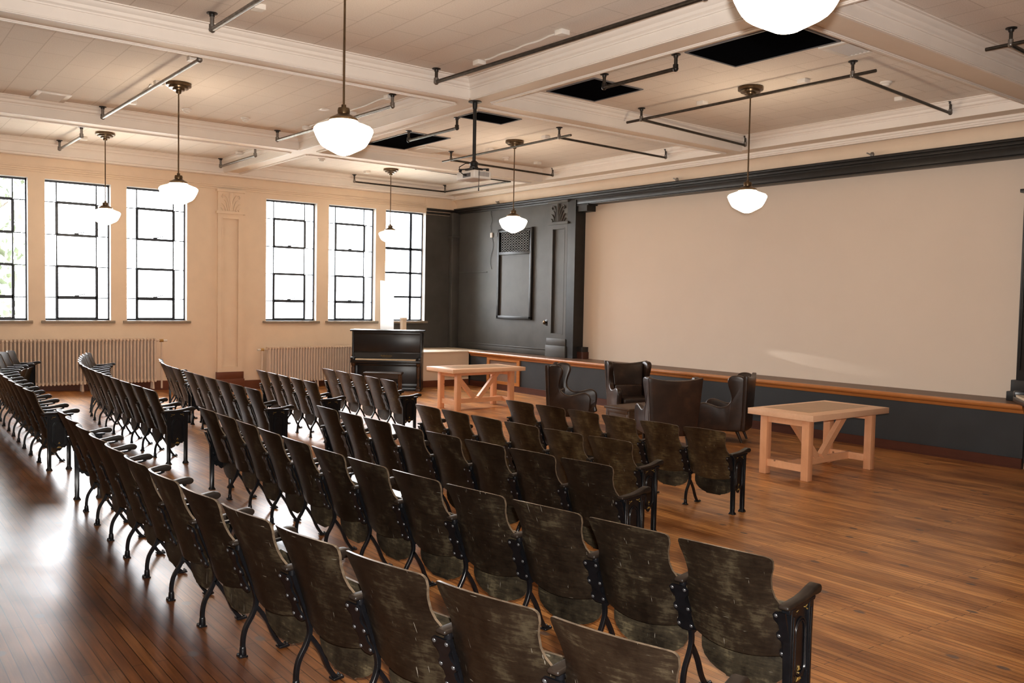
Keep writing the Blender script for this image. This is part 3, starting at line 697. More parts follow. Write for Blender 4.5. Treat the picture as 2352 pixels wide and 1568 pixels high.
# projector
pj = thing('projector', 'white projector hung on a black pole at the beam crossing', 'projector', (6.93, 9.84, ZB))
mb = MB(); mb.lathe([(.09, 0), (.09, -.012), (.035, -.02), (.03, -.10), (.024, -.10), (.024, -.80), (.03, -.80), (.03, -.84)], 20); mb.obj('pole', ['black_plastic'], pj)
mb = MB(); mb.lathe([(.03, -.80), (.065, -.83), (.05, -.87), (.06, -.89), (.06, -.91), (.001, -.91)], 18)
for s in (-1, 1):
    mb.bar((-.13, -.17 * s, -.915), (.13, .17 * s, -.915), .035, .014); mb.bar((-.12, -.15 * s, -.92), (-.12, -.15 * s, -.95), .03, .03); mb.bar((.12, .15 * s, -.92), (.12, .15 * s, -.95), .03, .03)
mb.box((-.08, -.1, -.93), (.08, .1, -.905)); mb.obj('mount', ['black_plastic'], pj)
mb = MB(); mb.box((-.145, -.21, -1.065), (.145, .21, -.95)); body = mb.obj('case', ['white_plastic'], pj, .02, 3)
mb = MB()
for k in range(9): mb.box((-.07 + .02 * k, -.2115, -1.03), (-.06 + .02 * k, -.209, -.97))
mb.obj('vent_slots', ['grey_plastic'], body)
mb = MB(); mb.box((-.147, -.13, -1.04), (-.144, .05, -.985)); mb.obj('socket_panel', ['grey_plastic'], body)
mb = MB(); mb.tube([(-.19, -.03, -1.01), (-.146, -.03, -1.01)], .014, 8); mb.tube([(-.19, -.03, -1.01), (-.23, .0, -.97), (-.2, .06, -.9), (-.1, .06, -.84), (0, .02, -.83)], .006, 8); mb.obj('cable', ['black_plastic'], pj)
mb = MB(); mb.tube([(-.06, -.2, -.94), (-.08, -.24, -.97), (-.08, -.235, -1.1), (-.08, -.23, -1.2)], .004, 8); mb.tube([(-.08, -.23, -1.19), (-.08, -.23, -1.235)], .008, 8); mb.obj('hanging_cable', ['black_plastic'], pj)

# ------------------------------------------------------------------ auditorium seats
P = .53
def grid_shell(rows, th, mat_edge=1):
    """rows: list of rows of (x,y,z), equal lengths; makes a shell of thickness th along +x with edge faces in slot 1"""
    mb = MB(); n = len(rows); m = len(rows[0]); V = []
    for off in (-th / 2, th / 2):
        for r in rows:
            for (x, y, z) in r: V.append((x + off, y, z))
    N = n * m; fs = []; fe = []
    for i in range(n - 1):
        for j in range(m - 1):
            a = i * m + j; fs.append((a, a + 1, a + m + 1, a + m)); fs.append((N + a, N + a + m, N + a + m + 1, N + a + 1))
    ring = [(0, j) for j in range(m)] + [(i, m - 1) for i in range(1, n)] + [(n - 1, j) for j in range(m - 2, -1, -1)] + [(i, 0) for i in range(n - 2, 0, -1)]
    ids = [i * m + j for i, j in ring]
    for k in range(len(ids)):
        a, b = ids[k], ids[(k + 1) % len(ids)]; fe.append((a, b, N + b, N + a))
    mb.add(V, fs, 0, True); b0 = len(mb.f); mb.f += [list(f) for f in fe]; mb.mi += [mat_edge] * len(fe); mb.sm += [False] * len(fe)
    return mb
def edge_x(z): return -.03 - .20 * (z - .315) / .525
def backrest_mesh(mat):
    rows = []; zb, zt = .345, .85
    def hw(t):
        pts = [(0, .234), (.1, .244), (.3, .248), (.46, .247), (.53, .238), (.60, .221), (.68, .2145), (.78, .219), (.9, .237), (1, .249)]
        for (a, p), (b, q) in zip(pts, pts[1:]):
            if a <= t <= b:
                u = (t - a) / (b - a); u = u * u * (3 - 2 * u); return p + (q - p) * u
    ts = [0, .01, .025, .05, .09, .14, .2, .28, .36, .43, .47, .5, .53, .56, .6, .64, .68, .73, .78, .83, .89, .93, .96, .98, .992, 1]
    H = zt - zb; m = 17
    for t in ts:
        w = hw(t); d = (1 - t) * H; r = .038
        if d < r: w -= r - math.sqrt(max(0, r * r - (r - d) ** 2))
        d = t * H; r = .03
        if d < r: w -= r - math.sqrt(max(0, r * r - (r - d) ** 2))
        row = []
        for j in range(m):
            q = 2 * j / (m - 1) - 1; y = q * w
            z = zb + t * H - .022 * (1 - q * q) * (1 - t) ** 2 + .012 * (1 - q * q) * t ** 3
            x = edge_x(zb + t * H) - .055 * (1 - (y / .25) ** 2) + .014 * math.sin(PI * t)
            row.append((x, y, z))
        rows.append(row)
    return grid_shell(rows, .013).mesh('backrest', [mat, 'ply_edge'])
def seat_mesh(mat):
    rows = []; zb, zt = .152, .555; H = zt - zb; m = 17
    for t in [0, .006, .02, .05, .1, .17, .26, .36, .48, .6, .72, .84, .93, .98, 1]:
        d = t * H; r = .15
        w = .229 if d > r else .229 * max(.12, 1 - ((r - d) / r) ** 2.7) ** .5
        if (1 - t) * H < .02: w -= .02 - math.sqrt(max(0, .02 ** 2 - (.02 - (1 - t) * H) ** 2))
        row = []
        for j in range(m):
            q = 2 * j / (m - 1) - 1; y = q * w
            row.append((-.012 + .085 * t - .03 * math.sin(PI * t) + .012 * (y / .2) ** 2, y, zb + t * H))
        rows.append(row)
    return grid_shell(rows, .014).mesh('seat', [mat, 'ply_edge'])
def edge_x(z): return -.03 - .20 * (z - .315) / .525
def plate_outline():
    return [(-.048, .55), (-.05, .575), (-.035, .59), (.035, .59), (.05, .575), (.048, .55), (.028, .525), (.028, .50), (.046, .48), (.046, .455), (.028, .44), (.028, .41), (.044, .39), (.044, .36), (.02, .345),
            (-.02, .345), (-.044, .36), (-.044, .39), (-.028, .41), (-.028, .44), (-.046, .455), (-.046, .48), (-.028, .50), (-.028, .525)]
def bracket_mesh(sides=(-1, 1)):
    mb = MB(); out = plate_outline()
    if len(sides) == 1: out = [(max(y * sides[0], -.012) * sides[0], z) for y, z in out]
    vs = []
    for dx in (-.044, -.032): vs += [(edge_x(z) + dx, y, z) for y, z in out]
    n = len(out)
    mb.add(vs, [tuple(range(n)), tuple(range(2 * n - 1, n - 1, -1))] + [(i, (i + 1) % n, (i + 1) % n + n, i + n) for i in range(n)], 0)
    for s in sides:
        for z in (.572, .468, .375): mb.ball((edge_x(z) - .044, s * .034, z), .0095, 1, 8, (.7, 1, 1))
    return mb.mesh('bracket', ['iron', 'bolt'])
M['bolt'] = simple('bolt_heads', (.10, .10, .105), .29, metal=.6, var=.2)
def spl(pts, n=5):
    out = []
    q = [pts[0]] + list(pts) + [pts[-1]]
    for i in range(1, len(q) - 2):
        for k in range(n):
            t = k / n; p0, p1, p2, p3 = [Vector((*p, 0)) for p in q[i - 1:i + 3]]
            v = .5 * ((2 * p1) + (p2 - p0) * t + (2 * p0 - 5 * p1 + 4 * p2 - p3) * t * t + (3 * p1 - p0 - 3 * p2 + p3) * t ** 3); out.append((v.x, v.y))
    out.append(tuple(pts[-1])); return out
def stand_mesh():
    mb = MB()
    rear = spl([(-.10, .0), (-.102, .08), (-.088, .15), (-.05, .215), (-.03, .27), (-.036, .33), (-.07, .43), (-.11, .53), (-.132, .60)], 4)
    mb.ribbon([(x, 0, z) for x, z in rear], .024, .022, 0)
    fr = spl([(-.034, .26), (.0, .215), (.04, .15), (.075, .07), (.115, .012), (.135, .006)], 4)
    mb.ribbon([(x, 0, z) for x, z in fr], .024, .021, 0)
    mb.box((-.128, -.024, 0), (-.082, .024, .012), 0); mb.box((.095, -.024, 0), (.155, .024, .012), 0)
    mb.lathe([(.02, 0), (.017, .05), (.013, .06)], 10, 0, True, Matrix.Translation((-.102, 0, .0)))
    for x, y in ((-.12, .018), (-.12, -.018), (.145, .015), (.145, -.015)): mb.ball((x, y, .014), .008, 1, 6)
    mb.tube([(-.005, -.030, .345), (-.005, .062, .345)], .022, 12); mb.bar((-.04, 0, .33), (.01, 0, .345), .022, .05)
    mb.tube([(-.128, 0, .575), (-.128, 0, .612)], .017, 12)
    mb.ribbon([(-.12, 0, .585), (0, 0, .583), (.12, 0, .592), (.15, 0, .602)], .028, .014, 0)
    mb.ribbon([(x, 0, z) for x, z in spl([(-.03, .30), (.02, .40), (.05, .50), (.075, .585)], 4)], .016, .016, 0)
    return mb.mesh('stand', ['iron', 'bolt'], .004, 1)
def arm_mesh():
    prof = [(-.175, .602), (-.175, .622), (-.1, .624), (-.02, .624), (.05, .632), (.11, .645), (.155, .652), (.182, .648), (.197, .634), (.196, .616), (.18, .604), (.15, .604), (.10, .608), (.03, .602), (-.06, .602)]
    mb = MB(); mb.prism(prof, -.027, .027, 'xz', 0); 
    me = mb.mesh('armrest', ['arm_wood'], .009, 3); return me
def end_mesh(side):      # side = -1: outer face toward -y
    mb = MB(); s = side
    for x in (-.10, .09):
        mb.ribbon([(x, 0, 0), (x, 0, .012), (x, 0, .03), (x, 0, .3), (x - (.004 if x < 0 else 0), 0, .595)], [.06, .055, .036, .038, .044], [.062, .055, .036, .038, .044], 0)
        mb.ribbon([(x, s * .021, .05), (x, s * .021, .56)], .008, .016, 0)
    out = [(-.09, .60), (.08, .60), (.08, .255), (.062, .252), (.05, .236), (.03, .240), (.012, .215), (-.005, .205), (-.022, .215), (-.04, .240), (-.06, .236), (-.072, .252), (-.09, .255)]
    mb.prism(out, -.008, .008, 'xz', 0)
    for rr, off in ((.062, 0), (.05, .0)):
        pts = [(-.005 - rr, .30)] + [(-.005 - rr, .46)] + [(-.005 - rr * math.cos(a), .46 + rr * 1.15 * math.sin(a)) for a in [PI * k / 10 for k in range(1, 10)]] + [(-.005 + rr, .46), (-.005 + rr, .30)] + [(-.005 + rr * math.cos(a), .30 - rr * .7 * math.sin(a)) for a in [PI * k / 8 for k in range(1, 8)]] + [(-.005 - rr, .30)]
        mb.tube([(x, s * .012, z) for x, z in pts], .0045, 6, 0, False)
    mb.prism([(-.145, .575), (.13, .585), (.14, .602), (-.145, .602)], -.02, .02, 'xz', 0)
    mb.ribbon([(-.09, -s * .01, .30), (-.03, -s * .02, .345), (-.03, -s * .03, .345)], .03, .03, 0)
    mb.tube([(-.005, -s * .005, .345), (-.005, -s * .062, .345)], .022, 12)
    mb.ribbon([(edge_x(.36) - .01, -s * .02, .36), (edge_x(.58) - .012, -s * .02, .58)], .03, .018, 0)
    g = MB()
    y = s * .0175
    def tri(c, w, h): g.prism([(c[0] - w, c[1]), (c[0] + w, c[1]), (c[0] + w * .25, c[1] + h * .5), (c[0], c[1] + h), (c[0] - w * .25, c[1] + h * .5)], s * .009, s * .012, 'xz', 0)
    tri((-.005, .238), .026, .036); tri((-.005, .285), .013, .02)
    for c, d in ((-.072, 1), (.062, -1)):
        g.tube([(c + d * .012 * k * math.cos(k * .8), s * .011, .555 + .012 * math.sin(k * 1.1) - .004 * k) for k in range(6)], .003, 5)
        g.tube([(c, s * .011, .575), (c + d * .02, s * .011, .568), (c + d * .035, s * .011, .574)], .003, 5)
    return mb.mesh('end_panel', ['iron', 'bolt'], .003, 1), g.mesh('gilt_pattern', ['gilt'])
ME = dict(back_d=backrest_mesh('ply_back'), back_b=backrest_mesh('ply_brown'), seat=seat_mesh('ply_seat'), stand=stand_mesh(), br=bracket_mesh(), brl=bracket_mesh((1,)), brr=bracket_mesh((-1,)), arm=arm_mesh())
ME['endr'], ME['giltr'] = end_mesh(-1); ME['endl'], ME['giltl'] = end_mesh(1)
def lk(name, me, par, loc=(0, 0, 0)):
    o = bpy.data.objects.new(name, me); COL.objects.link(o); o.parent = par; o.location = loc; return o
def make_seat(kind, brown):
    t = thing('auditorium_seat', '', 'seat')
    lk('backrest', ME['back_b' if brown else 'back_d'], t); lk('seat', ME['seat'], t)
    if kind in ('mid', 'left'):
        s = lk('stand', ME['stand'], t, (0, -P / 2, 0)); lk('bracket', ME['br'], s)
    else:
        s = lk('end_panel', ME['endr'], t, (0, -P / 2 - .004, 0)); lk('gilt_pattern', ME['giltr'], s); lk('bracket', ME['brl'], s)
    lk('armrest', ME['arm'], t, (0, -P / 2 - (.004 if kind == 'right' else 0), 0))
    if kind == 'left':
        s = lk('end_panel', ME['endl'], t, (0, P / 2 + .004, 0)); lk('gilt_pattern', ME['giltl'], s); lk('bracket', ME['brr'], s)
        lk('armrest', ME['arm'], t, (0, P / 2 + .004, 0))
    return t
PROTO = {}
def place_seat(kind, brown, loc, rz, sy, label, group):
    k = (kind, brown)
    if k not in PROTO: PROTO[k] = make_seat(kind, brown); t = PROTO[k]
    else: t = copy_tree(PROTO[k])
    t.location = loc; t.rotation_euler = (0, 0, rz); t.scale = (1, sy, 1); tag(t, label, 'seat', group)
def arc_points(ctrl, n):
    """n+1 stand points equally spaced along a smooth curve through ctrl (x as function of y)"""
    c = sorted(ctrl, key=lambda p: -p[1]); fine = spl(c, 24)
    d = [0]
    for a, b in zip(fine, fine[1:]): d.append(d[-1] + math.hypot(b[0] - a[0], b[1] - a[1]))
    out = []; j = 0
    for k in range(n + 1):
        s = d[-1] * k / n
        while j < len(d) - 2 and d[j + 1] < s: j += 1
        u = (s - d[j]) / max(1e-9, d[j + 1] - d[j]); out.append((fine[j][0] + (fine[j + 1][0] - fine[j][0]) * u, fine[j][1] + (fine[j + 1][1] - fine[j][1]) * u))
    return out
# control points are the middle of the stands (x toward the stage, y toward the windows)
BANKS = [  # name, controls, seats, brown, end used for counting, row phrase
    ('R1', [(1.84, 8.68), (1.78, 7.6), (1.74, 6.5), (1.73, 5.4), (1.78, 4.34), (1.95, 3.12), (2.26, 1.78)], 13, False, 'L', 'back row, near block'),
    ('R2', [(3.07, 8.67), (3.05, 7.5), (3.02, 6.3), (3.04, 5.3), (3.14, 4.3), (3.32, 3.3), (3.50, 2.31)], 12, False, 'L', 'second row from the back, near block'),
    ('R3', [(4.28, 8.58), (4.27, 7.4), (4.32, 6.3), (4.43, 5.3), (4.58, 4.42)], 8, False, 'L', 'middle row, near block'),
    ('R4', [(5.46, 8.52), (5.47, 7.4), (5.53, 6.3), (5.68, 5.3)], 6, True, 'L', 'second row from the stage, near block'),
    ('R5', [(6.95, 8.79), (7.03, 7.7), (7.1, 6.6), (7.24, 5.53)], 6, True, 'L', 'front row, near block'),
    ('A', [(2.84, 18.2), (2.42, 17.0), (2.12, 15.7), (2.0, 14.48), (1.96, 13.36), (1.92, 12.31), (1.89, 11.3), (1.89, 10.28)], 15, False, 'R', 'back row, window block'),
    ('B', [(4.08, 17.95), (3.75, 16.9), (3.49, 15.8), (3.30, 14.86), (3.19, 13.85), (3.14, 12.75), (3.11, 11.7), (3.11, 10.24)], 15, False, 'R', 'second row from the back, window block'),
    ('C', [(4.45, 13.58), (4.41, 12.8), (4.36, 11.9), (4.32, 10.22)], 6, False, 'R', 'middle row, window block'),
    ('C2', [(4.92, 16.3), (4.68, 15.4), (4.53, 14.6), (4.47, 13.80)], 5, False, 'R', 'short bank beyond the middle row'),
    ('D', [(5.69, 13.82), (5.65, 13.0), (5.58, 12.1), (5.55, 11.24)], 5, True, 'R', 'second row from the stage, window block'),
    ('E', [(7.08, 14.30), (7.042, 13.35), (7.0, 12.4), (6.955, 11.48)], 5, True, 'R', 'front row, window block'),
]
for nm, ctrl, n, brown, end, row in BANKS:
    pts = arc_points(ctrl, n)
    for i in range(n):
        (xa, ya), (xb, yb) = pts[i], pts[i + 1]      # a = left stand, b = right stand
        ln = math.hypot(xb - xa, yb - ya); rz = math.atan2(yb - ya, xb - xa) + PI / 2
        mx, my = (xa + xb) / 2, (ya + yb) / 2
        kind = 'left' if i == 0 else ('right' if i == n - 1 else 'mid')
        pos = i if end == 'L' else n - 1 - i
        word = 'aisle' if pos == 0 else None
        col = 'brown' if brown else 'dark brown'
        if nm == 'C2': lab = '%s plywood folding seat, %s from the gap, %s' % (col, nth(pos), row)
        elif pos == 0: lab = '%s folding end seat at the aisle, %s' % (col, row)
        elif pos == n - 1: lab = '%s folding end seat far from the aisle, %s' % (col, row)
        else: lab = '%s plywood folding seat, %s from the aisle, %s' % (col, nth(pos), row)
        place_seat(kind, brown, (mx, my, fz(mx)), rz, (ln - .004) / P, lab, 'auditorium seats, ' + row)

# ------------------------------------------------------------------ tables
def table(label, cx, cy, L_, W, zt, leg_x, leg_y, h):
    t = thing('work_table', label, 'table', (cx, cy, zt - h), 0, 'pine work tables')
    th = .075; lw = .1
    mb = MB(); mb.box((-L_ / 2, -W / 2, h - th), (L_ / 2, W / 2, h)); top = mb.obj('tabletop', ['pine_top'], t, .004)
    mb = MB(); mb.box((-L_ / 2 + .22, -W / 2 + .2, h), (L_ / 2 - .16, W / 2 - .08, h + .002)); mb.obj('inset', ['pine_inset'], top)
    for sx in (-1, 1):
        for sy in (-1, 1):
            mb = MB(); mb.box((sx * leg_x - lw / 2, sy * leg_y - lw / 2, 0), (sx * leg_x + lw / 2, sy * leg_y + lw / 2, h - th)); mb.obj('leg', ['pine_z'], t, .005)
    for sx in (-1, 1):
        mb = MB(); mb.box((sx * leg_x - .022, -leg_y, .10), (sx * leg_x + .022, leg_y, .19)); mb.obj('side_stretcher', ['pine'], t)
        mb = MB(); mb.box((sx * leg_x - .022, -leg_y, h - th - .09), (sx * leg_x + .022, leg_y, h - th)); mb.obj('apron', ['pine'], t)
    mb = MB(); mb.box((-leg_x, -.022, .10), (leg_x, .022, .19)); mb.obj('long_stretcher', ['pine'], t)
    mb = MB(); mb.box((-leg_x, -.022, h - th - .09), (leg_x, .022, h - th)); mb.obj('top_rail', ['pine'], t)
    for s in (-1, 1):
        mb = MB(); mb.bar((s * .06, 0, .19), (s * (leg_x - .12), 0, h - th - .05), .07, .085); mb.obj('brace', ['pine'], t)
table('pine work table standing alone before the stage, beyond the armchairs from the piano', 10.0, 6.40, 1.71, .94, .53, .70, .30, .82)
table('pine work table between the piano and the armchairs', 10.02, 14.02, 1.74, .93, .515, .64, .29, .805)

# ------------------------------------------------------------------ armchairs and chest
def armchair_meshes():
    me = {}
    W = .33
    # side: wing + arm silhouette (x forward, z up)
    out = spl([(-.35, .19), (.31, .19), (.335, .30), (.35, .45), (.345, .52), (.31, .575), (.24, .60), (.15, .585), (.05, .555), (-.04, .545), (-.12, .575), (-.175, .64), (-.185, .72), (-.16, .82), (-.13, .91), (-.135, .985), (-.18, 1.03), (-.26, 1.045), (-.35, 1.03), (-.395, .96), (-.385, .75), (-.37, .5), (-.355, .3)], 3)
    for s, key in ((1, 'side_l'), (-1, 'side_r')):
        mb = MB(); vs = []; n = len(out)
        def yo(x, z):     # the wing flares outward near the top and the arm bows out
            return .045 * max(0, (z - .55) / .5) + .02 * math.sin(PI * min(1, max(0, (z - .19) / .45))) - .03 * max(0, (-x - .2) / .2)
        for k in (0, 1): vs += [(x, s * (W - .045 + .09 * k + yo(x, z)), z) for x, z in out]
        mb.add(vs, [tuple(range(n)), tuple(range(2 * n - 1, n - 1, -1))] + [(i, (i + 1) % n, (i + 1) % n + n, i + n) for i in range(n)], 0, True)
        me[key] = mb.mesh('wing_side', ['leather'], .022, 3)
    rows = []; m = 13
    for i in range(13):
        t = i / 12; z = .19 + t * .82; row = []
        for j in range(m):
            q = 2 * j / (m - 1) - 1; w = .345 + .07 * t
            row.append((-.365 - .035 * t - .02 * (1 - q * q), q * w, z + (.05 * q * q - .01) * t ** 4))
        rows.append(row)
    me['back'] = grid_shell(rows, .07, 0).mesh('back', ['leather'], .014, 3)
    def pad(lo, hi, bev, puff=0):
        mb = MB(); mb.box(lo, hi); return mb.mesh('pad', ['leather'], bev, 4)
    rows = []
    for i in range(11):
        t = i / 10; z = .60 + t * .40; row = []
        for j in range(m):
            q = 2 * j / (m - 1) - 1; w = .27 + .035 * t
            row.append((-.255 - .065 * t - .04 * (1 - q * q) + .035 * (1 - q * q) * math.sin(PI * (.15 + .8 * t)), q * w, z))
        rows.append(row)
    me['cush'] = grid_shell(rows, .06, 0).mesh('back_cushion', ['leather'], .018, 3)
    me['lumbar'] = pad((-.30, -.27, .36), (-.20, .27, .62), .03)
    me['seat'] = pad((-.26, -.275, .30), (.345, .275, .425), .04)
    me['base'] = pad((-.29, -.29, .17), (.315, .29, .31), .015)
    return me
AM = armchair_meshes()
def armchair(label, x, y, az):
    t = thing('wingback_armchair', label, 'armchair', (x, y, -.29), az, 'brown leather armchairs around the chest')
    lk('back', AM['back'], t); lk('wing_side', AM['side_l'], t); lk('wing_side', AM['side_r'], t); lk('back_cushion', AM['cush'], t); lk('lumbar_pad', AM['lumbar'], t); lk('seat_cushion', AM['seat'], t); lk('base', AM['base'], t)
    for sx, sy in ((.27, .25), (.27, -.25), (-.26, .24), (-.26, -.24)):
        mb = MB(); mb.tube([(sx, sy, .18), (sx + (.02 if sx > 0 else -.08), sy, 0)], [.028, .017], 8); mb.obj('leg', ['dark_leg'], t)
R_ = math.radians
armchair('brown leather wingback armchair nearest the pine table by the piano', 10.05, 11.17, R_(-52))
armchair('brown leather wingback armchair facing the camera behind the chest', 11.45, 11.15, R_(-117))
armchair('brown leather wingback armchair with its back to the camera', 9.85, 8.88, R_(60))
armchair('brown leather wingback armchair in profile, its back toward the lone pine table', 11.05, 8.77, R_(118))
ch = thing('chest', 'low dark wooden chest between the four armchairs', 'chest', (10.48, 10.0, -.29))
mb = MB(); mb.box((-.53, -.26, .03), (.53, .26, .40)); mb.obj('body', ['chestwood'], ch, .006)
mb = MB(); mb.box((-.56, -.29, .40), (.56, .29, .44)); mb.obj('lid', ['chestwood'], ch, .008)
mb = MB()
for x in (-.5, .5): 
    for y in (-.23, .23): mb.box((x - .035, y - .035, 0), (x + .035, y + .035, .4))
mb.obj('corner_posts', ['chestwood'], ch, .004)
mb = MB()
for s in (-1, 1):
    for z0, z1 in ((.34, .4), (.03, .1)): mb.box((-.5, s * .262 - .012, z0), (.5, s * .262 + .012, z1)); mb.box((s * .532 - .012, -.23, z0), (s * .532 + .012, .23, z1))
    mb.box((-.03, s * .262 - .012, .1), (.03, s * .262 + .012, .34))
mb.obj('panel_frame', ['chestwood'], ch, .003)

# ------------------------------------------------------------------ piano and bench
def piano(name, label, loc, rz, w, H, d, zk, gilt=True, legs=True):
    t = thing(name, label, 'piano', loc, rz)
    # local: x across (0..w), front at y=0, back at y=+d; keybed juts to y=-.0
    mb = MB(); mb.box((0, .20, .06), (.035, d, H - .035)); mb.box((w - .035, .20, .06), (w, d, H - .035)); mb.box((.035, d - .05, .06), (w - .035, d, H - .035)); mb.box((.0, .2, .0), (w, d, .07)); mb.obj('case', ['piano'], t, .006)
    mb = MB(); mb.box((-.045, .15, H - .035), (w + .045, d + .02, H)); mb.obj('lid', ['piano'], t, .01)
    mb = MB(); mb.box((.035, .215, zk + .14), (w - .035, .24, H - .035)); mb.box((.03, .205, H - .10), (w - .03, .216, H - .035)); mb.box((.03, .20, zk + .13), (w - .03, .216, zk + .16)); mb.obj('upper_panel', ['piano'], t, .004)
    mb = MB(); mb.add([(.05, .20, zk + .14), (w - .05, .20, zk + .14), (w - .05, .17, zk + .03), (.05, .17, zk + .03)], [(0, 1, 2, 3)]); mb.box((.04, .2, zk), (w - .04, .215, zk + .14)); fb = mb.obj('fallboard', ['piano'], t)
    if gilt:
        mb = MB()
        for k in range(8):
            x = w / 2 - .13 + .033 * k; mb.tube([(x, .178, zk + .07), (x + .008, .184, zk + .1 - .008 * (k % 2)), (x + .018, .180, zk + .085), (x + .012, .176, zk + .066), (x + .03, .177, zk + .072)], .004, 6)
        mb.tube([(w / 2 - .10, .174, zk + .05), (w / 2, .173, zk + .045), (w / 2 + .1, .174, zk + .05)], .003, 6)
        mb.obj('gilt_script', ['gilt'], fb)
    mb = MB(); mb.box((0, -.0, zk - .08), (w, .22, zk - .015)); mb.box((0, 0, zk - .015), (.09, .2, zk + .05)); mb.box((w - .09, 0, zk - .015), (w, .2, zk + .05)); mb.obj('keybed', ['piano'], t, .008)
    mb = MB(); n = 52
    for k in range(n):
        x0 = .11 + (w - .22) * k / n; mb.box((x0 + .0006, .012, zk - .015), (x0 + (w - .22) / n - .0006, .16, zk + .012))
    ky = mb.obj('keys', ['ivory'], t); ky['kind'] = 'stuff'
    mb = MB(); mb.box((.06, .24, .12), (w - .06, .27, zk - .08)); mb.box((.035, .225, .07), (w - .035, .25, .16)); mb.box((.035, .225, zk - .16), (w - .035, .25, zk - .08)); mb.box((.035, .228, .07), (.12, .25, zk - .08)); mb.box((w - .12, .228, .07), (w - .035, .25, zk - .08)); mb.obj('lower_panel', ['piano'], t, .004)
    for x in ((.055, w - .055) if legs else ()):
        mb = MB(); Tm = Matrix.Translation((x, .07, 0)); mb.lathe([(.045, .06), (.05, .1), (.03, .13), (.026, .25), (.034, .38), (.045, zk - .2), (.03, zk - .16), (.05, zk - .12), (.052, zk - .08)], 16, 0, True, Tm); mb.obj('column_leg', ['piano_worn'], t)
        mb = MB(); mb.box((x - .055, .0, .0), (x + .055, .26, .065)); mb.obj('toe_block', ['piano_worn'], t, .01)
    return t
piano('upright_piano', 'tall black upright piano with ivory keys in front of the window wall', (9.29, 17.95, -.29), math.atan2(-.99, 1.27), 1.60, 1.39, .66, .72)
bn = thing('piano_bench', 'dark wooden bench in front of the black piano', 'bench', (9.52, 16.83, -.29), math.atan2(-.99, 1.27))
mb = MB(); mb.box((-.42, -.17, .46), (.42, .17, .50)); mb.obj('seat', ['dark_leg'], bn, .008)
for x in (-.37, .37):
    for y in (-.13, .13):
        mb = MB(); mb.tube([(x, y, 0), (x * .98, y, .46)], [.02, .03], 8); mb.obj('leg', ['piano_worn'], bn)
mb = MB(); mb.box((-.38, -.15, .37), (.38, -.12, .46)); mb.box((-.38, .12, .37), (.38, .15, .46)); mb.obj('apron', ['dark_leg'], bn)
# the second piano, mostly beyond the frame on the right
p2 = piano('upright_piano', 'black piano end with cream keys at the right edge beside the stage', (11.42, 4.66, -.29), math.radians(212), 1.55, 1.62, .6, 1.08, False, False)

# ------------------------------------------------------------------ outside
t = thing('tree', 'pale sunlit leafy tree outside the first window', 'tree', (2.35, 27.5, -3.0))
mb = MB(); mb.tube([(0, 0, 0), (.1, .1, 3), (0, 0, 6), (.2, 0, 9)], [.35, .28, .2, .06], 10)
for k in range(9):
    a = k * 2.4; z = 3 + .6 * k; mb.tube([(0.05, 0, z), (1.0 * math.cos(a), 1.0 * math.sin(a), z + .8), (1.6 * math.cos(a), 1.6 * math.sin(a), z + 1.2)], [.12, .07, .02], 6)
mb.obj('trunk', ['bark'], t)
mb = MB()
for k in range(2600):
    u = random.random() ** .5; a = random.random() * 2 * PI; z = random.uniform(2.5, 11); R = 2.0 * math.sin(PI * min(1, (z - 1.8) / 9.8)) ** .6 * u
    c = Vector((R * math.cos(a), R * math.sin(a), z)); s = random.uniform(.10, .2)
    E_ = Euler((random.random() * 6, random.random() * 6, random.random() * 6)).to_matrix()
    mb.add([c + E_ @ Vector(q) * s for q in ((-1, 0, 0), (0, -.5, .1), (1, 0, 0), (0, .5, .1))], [(0, 1, 2, 3)])
mb.obj('foliage', ['leafmat'], t)
mb = MB(); mb.add([(-30, YW + .6, -3), (40, YW + .6, -3), (40, 60, -3), (-30, 60, -3)], [(0, 1, 2, 3)]); struct('ground_outside', mb, ['ground'])

# ------------------------------------------------------------------ lights
w = bpy.data.worlds.new('World'); SC.world = w; w.use_nodes = True
bg = w.node_tree.nodes['Background']; bg.inputs['Color'].default_value = (.93, .96, 1.0, 1); bg.inputs['Strength'].default_value = 19
wt = w.node_tree; tc = node(wt, 'ShaderNodeTexCoord'); sx = node(wt, 'ShaderNodeSeparateXYZ'); L(wt, tc.outputs['Generated'], sx.inputs[0])
mr = node(wt, 'ShaderNodeMapRange'); L(wt, sx.outputs['Z'], mr.inputs[0]); mr.inputs[1].default_value = 0; mr.inputs[2].default_value = .8; mr.inputs[3].default_value = 13; mr.inputs[4].default_value = 42
L(wt, mr.outputs[0], bg.inputs['Strength'])      # overcast sky, brighter overhead than at the horizon
for (a, b) in WIN:
    ld = bpy.data.lights.new('window_portal', 'AREA'); ld.shape = 'RECTANGLE'; ld.size = b - a; ld.size_y = HEAD - SILL; ld.cycles.is_portal = True
    o = bpy.data.objects.new('window_portal', ld); COL.objects.link(o); o.location = ((a + b) / 2, YW + .28, (SILL + HEAD) / 2); o.rotation_euler = (-PI / 2, 0, 0)
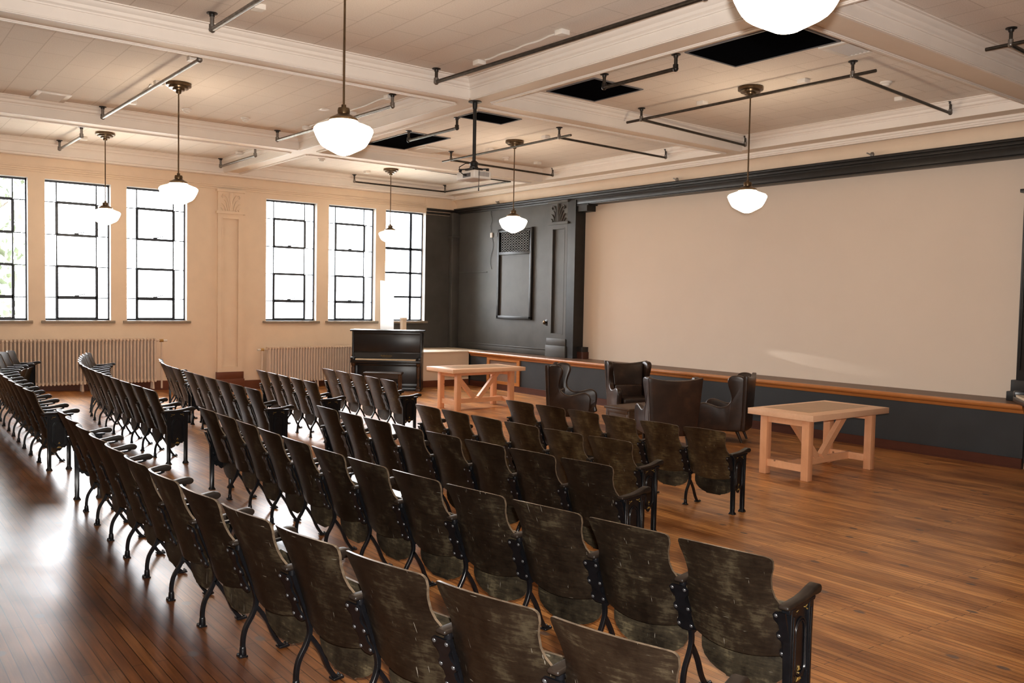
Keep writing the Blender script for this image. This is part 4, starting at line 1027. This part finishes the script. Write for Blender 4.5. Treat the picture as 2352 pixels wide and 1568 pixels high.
fl = bpy.data.lights.new('camera_flash', 'SPOT'); fl.energy = 2000; fl.color = (1, .97, .93); fl.shadow_soft_size = .03; fl.spot_size = 1.7; fl.spot_blend = .6
flo = bpy.data.objects.new('camera_flash', fl); COL.objects.link(flo)

ws = bpy.data.lights.new('added_glint', 'SPOT'); ws.energy = 420; ws.color = (1, .97, .92); ws.shadow_soft_size = .02; ws.spot_size = math.radians(3.3); ws.spot_blend = .25  # added spot, no fixture there; throws the pale mark onto the projection wall
wso = bpy.data.objects.new('added_glint', ws); COL.objects.link(wso); wso.location = (12.95, 12.3, 1.30)
wso.rotation_euler = (Vector((13.28, 8.75, .90)) - wso.location).to_track_quat('-Z', 'Y').to_euler()

# ------------------------------------------------------------------ camera
yaw, pit, rol = .91023015, -.04614913, -.01917507
F = 2007.35
f = Vector((math.cos(yaw) * math.cos(pit), math.sin(yaw) * math.cos(pit), math.sin(pit))); r = Vector((math.sin(yaw), -math.cos(yaw), 0)); d = f.cross(r)
r2 = r * math.cos(rol) + d * math.sin(rol); d2 = -r * math.sin(rol) + d * math.cos(rol)
cd = bpy.data.cameras.new('camera'); cam = bpy.data.objects.new('camera', cd); COL.objects.link(cam)
u = -d2; b = -f
cam.matrix_world = Matrix(((r2.x, u.x, b.x, 0), (r2.y, u.y, b.y, 0), (r2.z, u.z, b.z, 1.82), (0, 0, 0, 1)))
cd.sensor_width = 36; cd.lens = F / 2352 * 36; cd.clip_start = .05; cd.clip_end = 200
SC.camera = cam
flo.matrix_world = cam.matrix_world.copy(); flo.location = Vector((0, 0, 1.82)) + u * .13 + r2 * .02

SC.view_settings.view_transform = 'Standard'; SC.view_settings.look = 'None'; SC.view_settings.exposure = .1; SC.view_settings.gamma = .93
SC.cycles.max_bounces = 8; SC.cycles.diffuse_bounces = 5; SC.cycles.glossy_bounces = 4; SC.cycles.transparent_max_bounces = 12
SC.cycles.sample_clamp_indirect = 6; SC.cycles.caustics_reflective = False; SC.cycles.caustics_refractive = False
